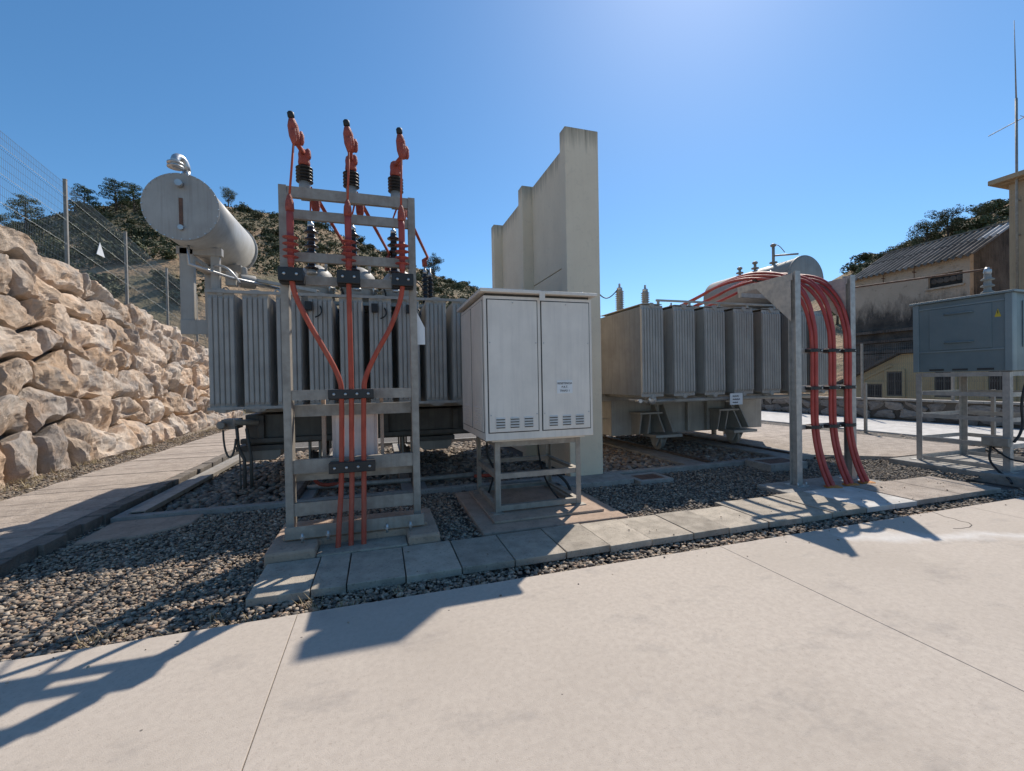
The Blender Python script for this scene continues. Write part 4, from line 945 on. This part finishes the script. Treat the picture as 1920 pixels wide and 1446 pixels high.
MB().tube(bez((1.45, 5.9, .85), (1.35, 5.9, .3), (1.65, 5.8, .6), (1.42, 5.85, .0), 14), .014, 6).build('earth_wire', 'rub', label='black wire hanging inside the cabinet stand', cat='wire')
MB().tube(bez((2.2, 5.9, .85), (2.2, 5.9, .3), (2.05, 5.2, .2), (2.3, 5.3, -.02), 14), .013, 6).tube(bez((2.32, 5.92, .3), (2.45, 5.9, .25), (2.62, 5.8, .15), (2.62, 5.7, -.02), 10), .022, 6).build('supply_cable', 'rub', label='black supply cable entering the pad at the back of the cabinet stand', cat='cable')
CB = thing('resistor_cabinet', (1.865, 5.5, .87), 'light grey two-door steel cabinet with a small white sign on its right door', 'cabinet')
x0, x1, y0, y1 = 1.17, 2.56, 4.86, 6.27
MB().box(x0, x1, y0, y1, .90, 2.60).build('body', 'cab', CB, bevel=.008)
MB().box(1.28, 2.5, 4.98, 6.1, .868, .899).build('underframe', 'cab', CB)
MB().box(x0+.03, x1-.03, y0+.02, y1-.03, 2.601, 2.628).build('roof_gap', 'cabd', CB)
rf = MB().box(x0-.05, x0+.70, y0-.07, y1+.08, 2.630, 2.672).build('roof', 'cab', CB, bevel=.006)
MB().box(x0+.712, x1+.05, y0-.07, y1+.08, 2.630, 2.668).build('roof_half', 'cab', rf, bevel=.006)
MB().box(x0+.67, x0+.74, y0-.075, y0-.0705, 2.55, 2.66).build('roof_latch', 'cab', rf)
for n_, (a, b) in enumerate(((1.215, 1.825), (1.885, 2.515))):
    MB().box(a-.012, b+.012, y0-.0015, y0-.0005, .988, 2.562).build('door_seam', 'cabd', CB)
    d = MB().box(a, b, y0-.014, y0-.002, 1.0, 2.55).build('door', 'cab', CB, bevel=.004)
    for gx in range(3):
        g0 = a+.08+gx*.175
        for k in range(4):
            z = 1.055+k*.032
            MB().prism([(g0, y0-.0145, z), (g0, y0-.028, z+.004), (g0, y0-.0145, z+.02)], (.11, 0, 0)).build('louvre', 'cab', d)
            MB().box(g0+.002, g0+.108, y0-.0175, y0-.0148, z-.010, z-.0005).build('vent_slot', 'cabd', d)
    for bx, bz in ((a+.02, 2.05), (b-.02, 2.05), ((a+b)/2, 2.52), (a+.02, 1.2), (b-.02, 1.2)):
        MB().lathe([(.008, 0), (.008, .004)], (bx, y0-.0142, bz), (0, -1, 0), 8).build('screw', 'alu', d)
sg = MB().box(2.07, 2.275, y0-.019, y0-.0145, 1.435, 1.595).build('sign', 'white', CB)
for s_t, z, sz in (('RESISTENCIA', 1.558, .0335), ('P.A.T.', 1.513, .035), ('TRAFO 1', 1.467, .034)):
    text_mesh(s_t, sz, (2.172, y0-.0200, z), (R(90), 0, 0), 'lettering', sg)
for a, b in ((y0+.06, y0+.66), (y0+.72, y1-.06)):
    MB().box(x0-.0015, x0-.0005, a-.01, b+.01, .99, 2.56).build('panel_seam', 'cabd', CB)
    sp2 = MB().box(x0-.012, x0-.002, a, b, 1.0, 2.55).build('side_panel', 'cab', CB, bevel=.004)
    for k in range(8): MB().prism([(x0-.0122, a+.12, 1.06+k*.03), (x0-.024, a+.12, 1.065+k*.03), (x0-.0122, a+.12, 1.08+k*.03)], (0, .34, 0)).build('louvre', 'cab', sp2)
MB().cyl((2.5, 5.0, 2.67), (2.5, 5.0, 2.72), .02, n=8).build('lifting_eye', 'cab', CB)

# ================================================================== RIGHT CABLE FRAME
MB().box(5.38, 7.25, 4.5, 5.08, -.15, -.02).build('concrete_pad', 'kerb', label='grey concrete plinth under the right cable frame', cat='pad', bevel=.02)
RF = thing('steel_cable_frame', (6.4, 4.85, -.02), 'galvanised steel frame carrying three bundles of red cables, right of the transformers', 'frame')
for x in (5.86, 6.97):
    pm = MB()      # H section
    pm.box(x-.05, x+.05, 4.76, 4.769, -.01, 3.13).box(x-.05, x+.05, 4.871, 4.88, -.01, 3.13).box(x-.004, x+.004, 4.7695, 4.8705, -.01, 3.13); pm.build('post', 'steelb', RF)
    MB().box(x-.11, x+.11, 4.70, 4.94, -.02, -.011).build('base_plate', 'steelb', RF)
    MB().box(x-.062, x-.056, 4.80, 5.80, 3.0, 3.10).build('arm', 'steelb', RF)
    MB().prism([(x-.068, 4.82, 2.999), (x-.068, 5.42, 2.999), (x-.068, 4.82, 2.40)], (.005, 0, 0)).build('gusset', 'steelb', RF)
    for dx in (-.08, .08): MB().cyl((x+dx, 4.73, -.02), (x+dx, 4.73, .04), .012, n=6).build('anchor_bolt', 'alu', RF)
MB().box(5.81, 6.90, 5.735, 5.795, 2.93, 2.998).build('head_bar', 'steelb', RF)
XB = (6.19, 6.555, 6.885)
for z in (1.97, 1.41, .83):
    mb = MB(); channel(mb, (5.912, 4.84, z), (6.918, 4.84, z), .075, .04, .006, (0, 1, 0)); mb.build('crossbar', 'steelb', RF)
    for x in XB:
        c0 = MB(); pr = [(.090, .0), (.090, .045)]
        rng = 16
        ring = [(.088*math.cos(2*math.pi*k/rng), .062*math.sin(2*math.pi*k/rng)) for k in range(rng)]; inn = [(a*.86, b*.82) for a, b in ring]
        vs = [(x+a, 4.775+b, zz) for zz in (z-.024, z+.024) for a, b in ring]+[(x+a, 4.775+b, zz) for zz in (z-.024, z+.024) for a, b in inn]
        fs = []
        for k in range(rng):
            k2 = (k+1) % rng; fs += [(k, k2, rng+k2, rng+k), (2*rng+k2, 2*rng+k, 3*rng+k, 3*rng+k2), (rng+k, rng+k2, 3*rng+k2, 3*rng+k), (k2, k, 2*rng+k, 2*rng+k2)]
        c0.add(vs, fs); cl = c0.build('cable_clamp', 'blk', RF)
        for sx in (-.098, .098): MB().box(x+sx-.018, x+sx+.018, 4.745, 4.835, z-.024, z+.024).build('clamp_ear', 'blk', cl, bevel=.004)
        MB().cyl((x+.098, 4.7445, z), (x+.098, 4.735, z), .01, n=6).build('bolt', 'alu', cl)
for i, x in enumerate(XB):
    b = thing('cable_bundle', (x, 4.6, -.02), f'{pos[i]} bundle of three red cables arching over the right steel frame', 'cable')
    EX = (7.4, 7.8, 8.2); ex = trp((EX[i], 0, 0)).x
    for k, (dx, dy) in enumerate(((-.040, .008), (.0, -.018), (.040, .008))):
        j = (k-1)*.05
        P = [(x+dx*1.6, 4.48+dy, -.10), (x+dx*1.3, 4.55+dy, .02), (x+dx*1.1, 4.66+dy, .28), (x+dx, 4.74+dy, .6), (x+dx, 4.775+dy, .95), (x+dx, 4.775+dy, 1.5), (x+dx, 4.775+dy, 2.0), (x+dx, 4.80+dy*1, 2.35+j*.6), (x+dx, 4.93+dy, 2.78+j), (x+dx, 5.22+dy, 3.12+j), (x+dx, 5.72, 3.30+j), (x+dx*.9, 6.2, 3.36+j*.7), (x+dx*.9, 6.7, 3.32+j*.4), (x+(ex-x)*.3+dx, 7.3, 3.24+j*.2), (ex+dx, 8.2, 3.19), trp((EX[i]+dx, 9.6, 3.50))]
        MB().tube(smooth_path(P), .0255, 10).build('cable', 'redd', b)
    MB().lathe([(.11, 0), (.12, .012), (.07, .03), (.05, .035)], (x+.02, 4.53, -.02), n=14).build('sealant', 'orange', b)
    MB().box(x-.08, x+.08, 5.73, 5.80, 3.22, 3.245).build('cable_tie', 'blk', b)

# ================================================================== BLUE CABINET ON ITS STAND
MB().box(9.12, 11.3, 3.5, 5.62, -.15, .02).build('concrete_pad', 'kerb', label='concrete pad under the blue-grey cabinet stand at the right edge', cat='pad', bevel=.02)
BS = thing('cabinet_stand', (10.05, 4.75, .02), 'open galvanised stand under the blue-grey cabinet at the right edge', 'stand')
bx = (9.42, 10.72); by = (4.12, 5.35)
for x in bx:
    for y in by:
        sx = 1 if x == bx[0] else -1; sy = 1 if y == by[0] else -1
        xa, xb_ = sorted((x, x+sx*.085)); ya, yb2 = sorted((y, y+sy*.01)); pm = MB().box(xa, xb_, ya, yb2, .03, 1.60)
        xa, xb_ = sorted((x, x+sx*.01)); ya, yb2 = sorted((y+sy*.0105, y+sy*.085)); pm.box(xa, xb_, ya, yb2, .03, 1.60); pm.build('leg', 'steelb', BS)
        MB().box(x-.07, x+.07, y-.07, y+.07, .021, .03).build('foot_plate', 'steelb', BS)
for z in (1.57, 1.24, .84, .42, .07):
    for y in by: MB().box(9.515, 10.625, y-.02 if y > 5 else y+.012, y-.012 if y > 5 else y+.02, z-.035, z+.035).build('rail', 'steelb', BS)
    for x in bx: MB().box(x+.012 if x < 10 else x-.02, x+.02 if x < 10 else x-.012, 4.215, 5.255, z-.035, z+.035).build('rail', 'steelb', BS)
BC = thing('transformer_cabinet', (10.1, 4.73, 1.62), 'blue-grey steel cabinet with ribbed panels standing at the right edge', 'cabinet')
bx0, bx1, by0, by1, bz0, bz1 = 9.40, 11.0, 4.08, 5.38, 1.62, 2.84
MB().box(bx0+.02, bx1-.02, by0+.02, by1-.02, bz0, bz1).build('body', 'blue', BC, bevel=.006)
MB().prism([(bx0-.03, by0-.04, bz1+.001), (bx1+.03, by0-.04, bz1+.001), (bx1+.03, by1+.04, bz1+.001), (bx0-.03, by1+.04, bz1+.001)], (0, 0, .035)).build('roof', 'bluel', BC, bevel=.006)
for y in (by0, by1-.085): MB().box(bx0, bx0+.0195, y, y+.085, bz0, bz1-.002).build('corner_trim', 'bluel', BC, bevel=.004)
MB().box(bx0+.02, bx0+.12, by0, by0+.0195, bz0, bz1-.002).build('corner_trim', 'bluel', BC, bevel=.004)
MB().box(bx0+.004, bx0+.0195, by0+.09, by1-.09, bz0+.34, bz0+.365).build('belt_trim', 'bluel', BC, bevel=.003)
MB().box(bx0+.004, bx0+.0195, by0+.09, by1-.09, bz1-.11, bz1-.085).build('belt_trim', 'bluel', BC, bevel=.003)
dr = MB().box(bx0+.006, bx0+.0195, by0+.24, by1-.24, bz0+.375, bz1-.12).build('door', 'blue', BC, bevel=.006)
for z in (bz0+.50, bz1-.23): MB().tube([(bx0+.005, by0+.46, z), (bx0-.025, by0+.50, z), (bx0-.025, by1-.50, z), (bx0+.005, by1-.46, z)], .013, 8).build('handle', 'blue', dr)
for k in range(3): MB().box(bx0+.008, bx0+.0195, by0+.22+k*.32, by0+.42+k*.32, bz0+.02, bz0+.05).build('vent_slot', 'cabd', BC)
st_ = MB().prism([(bx0+.017, by0+.14, bz1-.33), (bx0+.017, by0+.20, bz1-.33), (bx0+.017, by0+.17, bz1-.23)], (-.003, 0, 0)).box(bx0+.0145, bx0+.0172, by0+.135, by0+.205, bz1-.36, bz1-.332).build('warning_sticker', 'yel', BC)
MB().box(bx0+.0125, bx0+.0138, by0+.165, by0+.175, bz1-.31, bz1-.26).build('sticker_mark', 'ink', st_)
MB().box(bx0+.30, bx1-.2, by0+.006, by0+.0195, bz0+.375, bz1-.12).build('front_panel', 'blue', BC, bevel=.006)
ins = thing('post_insulator', (9.7, 4.5, 2.875), 'ribbed insulator holding a thin bar on the blue-grey cabinet roof', 'insulator')
MB().lathe([(.06, 2.876), (.06, 2.90)]+sheds(3, .045, .085, 2.90, 3.22, .3), (9.7, 4.5, 0), n=18).build('sheds', 'trafo2', ins)
MB().lathe([(.04, 3.22), (.05, 3.25), (.05, 3.30), (.03, 3.34)], (9.7, 4.5, 0), n=12).build('cap', 'alu', ins)
MB().tube([(9.7, 4.45, 3.32), (9.7, 4.6, 3.32), (10.2, 6.95, 3.55), trp((10.9, 8.4, 3.82)), trp((10.3, 9.5, 3.06))], .018, 8).build('busbar', 'rust', label='thin dark conductor bar running from the blue cabinet towards the right transformer', cat='conductor')
MB().tube(smooth_path([(9.9, 4.03, 1.55), (9.62, 4.02, 1.45), (9.56, 4.05, 1.1), (9.58, 4.05, .8), (9.50, 4.05, .62), (9.42, 4.08, .50)]), .018, 8).build('hanging_cable', 'rub', label='black cable hanging down the near leg of the blue cabinet stand', cat='cable')
sb = MB().box(9.33, 9.415, 4.10, 4.42, .42, .56).build('switch_box', 'steel', label='small grey switch box on the near leg of the blue cabinet stand', cat='box', bevel=.008)
MB().tube(smooth_path([(9.37, 4.32, .42), (9.36, 4.33, .2), (9.28, 4.2, .05), (9.1, 4.0, -.02), (8.95, 3.9, -.06)]), .016, 6).build('supply_cable', 'rub', label='black cable dropping from the switch box to the gravel', cat='cable')
MB().tube(smooth_path([(9.37, 4.30, .40), (9.38, 4.1, .24), (9.6, 3.9, .2), (9.9, 3.9, .3)]), .014, 6).build('loop_cable', 'rub', label='black cable loop curving right from the switch box', cat='cable')

# ================================================================== REAR YARD: LOW WALL, FENCE, POSTS
RD = []
for q in ROCKS[:6]:
    q2 = q.copy(); q2.materials.clear(); q2.materials.append(MT['rockd']); RD.append(q2)
lw = MB().box(17.1, 17.38, 2, 34, -.15, .66).build('low_wall', 'joint', label='low rubble stone wall at the back of the yard', cat='wall', org=O0)
for row in range(2):
    y = 4.0+rnd.uniform(0, .3)
    while y < 24:
        wd = rnd.uniform(.4, .85); o = bpy.data.objects.new('stone', RD[rnd.randrange(6)]); COL.objects.link(o); o.parent = lw
        o.location = (17.12, y+wd/2, .16+.32*row+rnd.uniform(-.03, .03)); o.scale = (.13, wd*.60, .21); o.rotation_euler = (rnd.uniform(-.3, .3), 0, rnd.choice((0, math.pi))); y += wd*.95
y = 2.0
while y < 34: box(17.02, 17.44, y+.005, y+1.195, .665, .735).build('coping_slab', 'kerb', lw, bevel=.01); y += 1.2
rf2 = thing('mesh_fence', (17.2, 12, .73), 'thin wire mesh fence on posts above the low rubble wall', 'fence')
ys = [3.6, 6.2, 8.8, 11.45, 14.1, 16.7]
for y in ys: MB().box(17.17, 17.23, y-.03, y+.03, .73, 2.75).build('post', 'steel', rf2)
for a, b in zip(ys[:-1], ys[1:]): wire_panel((17.2, a+.04, .73), (17.2, b-.04, .73), 1.95, 44, [.1, .3, .6, .64, .9, 1.2, 1.24, 1.5, 1.8, 1.95], [.62, 1.22], 'mesh_panel', rf2, r=.0024)
for (x, y, h), lab in (((12.95, 8.54, 1.35), 'thin grey steel post in the gravel strip behind the right red cables'), ((13.0, 5.95, 1.2), 'thin grey steel post seen through the blue cabinet stand')):
    t = thing('steel_post', (x, y, -.1), lab, 'post'); MB().box(x-.03, x+.03, y-.03, y+.03, -.1, h).build('shaft', 'steel', t); MB().box(x-.034, x+.034, y-.034, y+.034, h+.0005, h+.012).build('cap', 'steel', t)

# ================================================================== BUILDINGS BEHIND
WH = thing('warehouse', (33.5, 17.5, -4.6), 'old stained cream warehouse with a corrugated roof, behind the yard', 'building')
wx0, wx1, wy0, wy1, ez, rz, rx = 30.0, 37.0, 14.6, 20.35, 7.92, 9.75, 33.5
# long wall with a window opening
wm = MB()
for a, b, c, d in ((wy0, 14.9, -4.6, ez), (16.42, wy1, -4.6, ez), (14.9, 16.42, -4.6, 6.42), (14.9, 16.42, 7.12, ez)):
    wm.box(wx0, wx0+.3, a, b, c, d)
wm.build('long_wall', 'wh', WH)
MB().prism([(wx0+.301, wy0+.02, -4.6), (wx1, wy0+.02, -4.6), (wx1, wy0+.02, ez), (rx, wy0+.02, rz-.12), (wx0+.301, wy0+.02, ez+.05)], (0, .3, 0)).build('gable_wall', 'whd', WH)
MB().prism([(wx0+.301, wy1-.32, -4.6), (wx1, wy1-.32, -4.6), (wx1, wy1-.32, ez), (rx, wy1-.32, rz-.12), (wx0+.301, wy1-.32, ez+.05)], (0, .3, 0)).build('gable_wall', 'whd', WH)
wn = MB().box(wx0+.18, wx0+.22, 14.9, 16.42, 6.42, 7.12).build('window', 'brk', WH)
for k in range(5): MB().lathe([(.10, 0), (.15, .001), (.15, .05), (.10, .05)], (wx0+.13, 15.1+k*.28, 6.77), (1, 0, 0), 14).build('grille_ring', 'whd', wn)
MB().box(wx0-.12, wx0-.001, 14.8, 16.52, 6.30, 6.40).build('sill', 'wh', wn)
for z, d in ((4.15, .22), (3.55, .16), (2.9, .25)): MB().box(wx0-d, wx0-.001, wy0, wy1+.5, z, z+.16).build('ledge', 'whd', WH)
MB().box(wx0-.25, wx0-.002, wy0-1.2, wy1+.6, -4.6, 2.85).build('lower_wall', 'whd', WH)
for yk in (18.6, 17.0): MB().bar((wx0-.3, yk, 7.5), (wx0-.02, yk, 7.5), .04, .04).bar((wx0-.15, yk, 7.15), (wx0-.15, yk, 7.75), .03, .03).build('wire_bracket', 'rust', WH)
# corrugated sheets
def corr(y0, y1, xa, za, xb, zb, waves, mt, par, name='roof_sheet'):
    mb = MB(); n = waves*6; d = Vector((xb-xa, 0, zb-za)); nn = Vector((-(zb-za), 0, xb-xa)).normalized(); vs = []
    for s_ in (0, 1):
        for i in range(n+1):
            t = i/n; p = Vector((xa, y0+(y1-y0)*t, za))+d*s_+nn*(.075*math.sin(2*math.pi*waves*t)); vs.append(p)
    for s_ in (0, 1):
        for i in range(n+1): vs.append(vs[s_*(n+1)+i]-nn*.02)
    k = n+1; fs = [(i, i+1, k+i+1, k+i) for i in range(n)]+[(2*k+i, 3*k+i, 3*k+i+1, 2*k+i+1) for i in range(n)]+[(i, 2*k+i, 2*k+i+1, i+1) for i in range(n)]+[(k+i, k+i+1, 3*k+i+1, 3*k+i) for i in range(n)]
    mb.add(vs, fs, False); return mb.build(name, mt, par)
ylist = np.linspace(wy0-.35, wy1+.35, 8); sl_ = (rz-ez)/(rx-wx0)
for i in range(7):
    a, b = ylist[i], ylist[i+1]-.02
    for q, (s0, s1) in enumerate(((-.45, 1.85), (1.75, rx-wx0))):
        corr(a, b, wx0+s0, ez+sl_*s0+.06+.04*q, wx0+s1, ez+sl_*s1+.06+.04*q, 3, 'roofw' if (i, q) in ((0, 1), (0, 0)) and q == 1 else 'roof', WH)
    corr(a, b, wx1+.3, ez-.1, rx, rz+.06, 3, 'roof', WH)
MB().bar((rx, wy0-.4, rz+.12), (rx, wy1+.4, rz+.12), .35, .08).build('ridge_cap', 'roof', WH)
TW = thing('tower_house', (30, 9, -4.6), 'tall ochre plastered building with a flat overhanging cornice at the right edge', 'building')
MB().box(27, 33, 5.5, 11.8, -4.6, 9.95).build('wall', 'tower', TW)
MB().box(26.5, 33.5, 5.0, 12.28, 10.02, 10.24).build('cornice', 'tower', TW, bevel=.03)
MB().box(26.8, 33.2, 5.3, 12.0, 9.951, 10.019).build('cornice_step', 'tower', TW)
an = thing('antenna_mast', (26.75, 11.45, 5), 'thin tall radio antenna mast fixed to the ochre building', 'antenna')
MB().cyl((26.75, 11.45, 4.6), (26.75, 11.45, 13.5), .045, n=10).build('pole', 'steel', an)
MB().cyl((26.75, 11.45, 13.3), (26.75, 11.5, 16.9), .03, .010, n=8).build('whip', 'steel', an)
MB().tube([(26.75, 12.35, 12.35), (26.75, 10.2, 12.72)], .018, 6).tube([(26.45, 11.2, 12.55), (27.05, 11.2, 12.55)], .012, 5).tube([(26.45, 10.8, 12.62), (27.05, 10.8, 12.62)], .012, 5).build('yagi_boom', 'steel', an)
for z in (7.6, 9.1): MB().bar((26.75, 11.45, z), (27.0, 11.45, z), .05, .05).build('wall_bracket', 'steel', an)
YH = thing('yellow_house', (26, 13, -4.6), 'small yellow gabled house with dark windows beyond the low wall', 'house')
MB().prism([(24, 17.3, -4.6), (24, 17.3, .95), (24, 14.2, 2.55), (24, 7.0, 2.55), (24, 7.0, -4.6)], (4, 0, 0)).build('wall', 'house', YH)
MB().prism([(23.75, 17.55, .98), (23.75, 14.2, 2.72), (23.75, 6.8, 2.72), (23.75, 6.8, 2.58), (23.75, 14.22, 2.58), (23.75, 17.5, .86)], (4.5, 0, 0)).build('roof', 'whd', YH)
for a, b in (((23.98, 16.2, 1.2), (23.98, 14.6, 2.03)),): MB().bar(a, b, .06, .12).build('gable_moulding', 'house', YH)
def hwin(ya, yb2, za, zb):
    w_ = MB().box(23.955, 23.998, ya, yb2, za, zb).build('window', 'frame', YH)
    ym = (ya+yb2)/2
    for a, b in ((ya+.06, ym-.03), (ym+.03, yb2-.06)): MB().box(23.94, 23.9545, a, b, za+.07, zb-.07).build('pane', 'glass', w_)
    f = MB().box(23.92, 23.953, ya-.1, ya-.001, za-.08, zb+.1).box(23.92, 23.953, yb2+.001, yb2+.1, za-.08, zb+.1); f.box(23.92, 23.953, ya, yb2, zb+.001, zb+.1); f.box(23.9, 23.953, ya, yb2, za-.08, za-.001)
    f.build('surround', 'house', w_)
hwin(14.14, 14.80, .52, 1.72); hwin(15.0, 15.72, .40, 1.12); hwin(12.2, 12.9, .52, 1.72); hwin(10.4, 11.1, .52, 1.72)
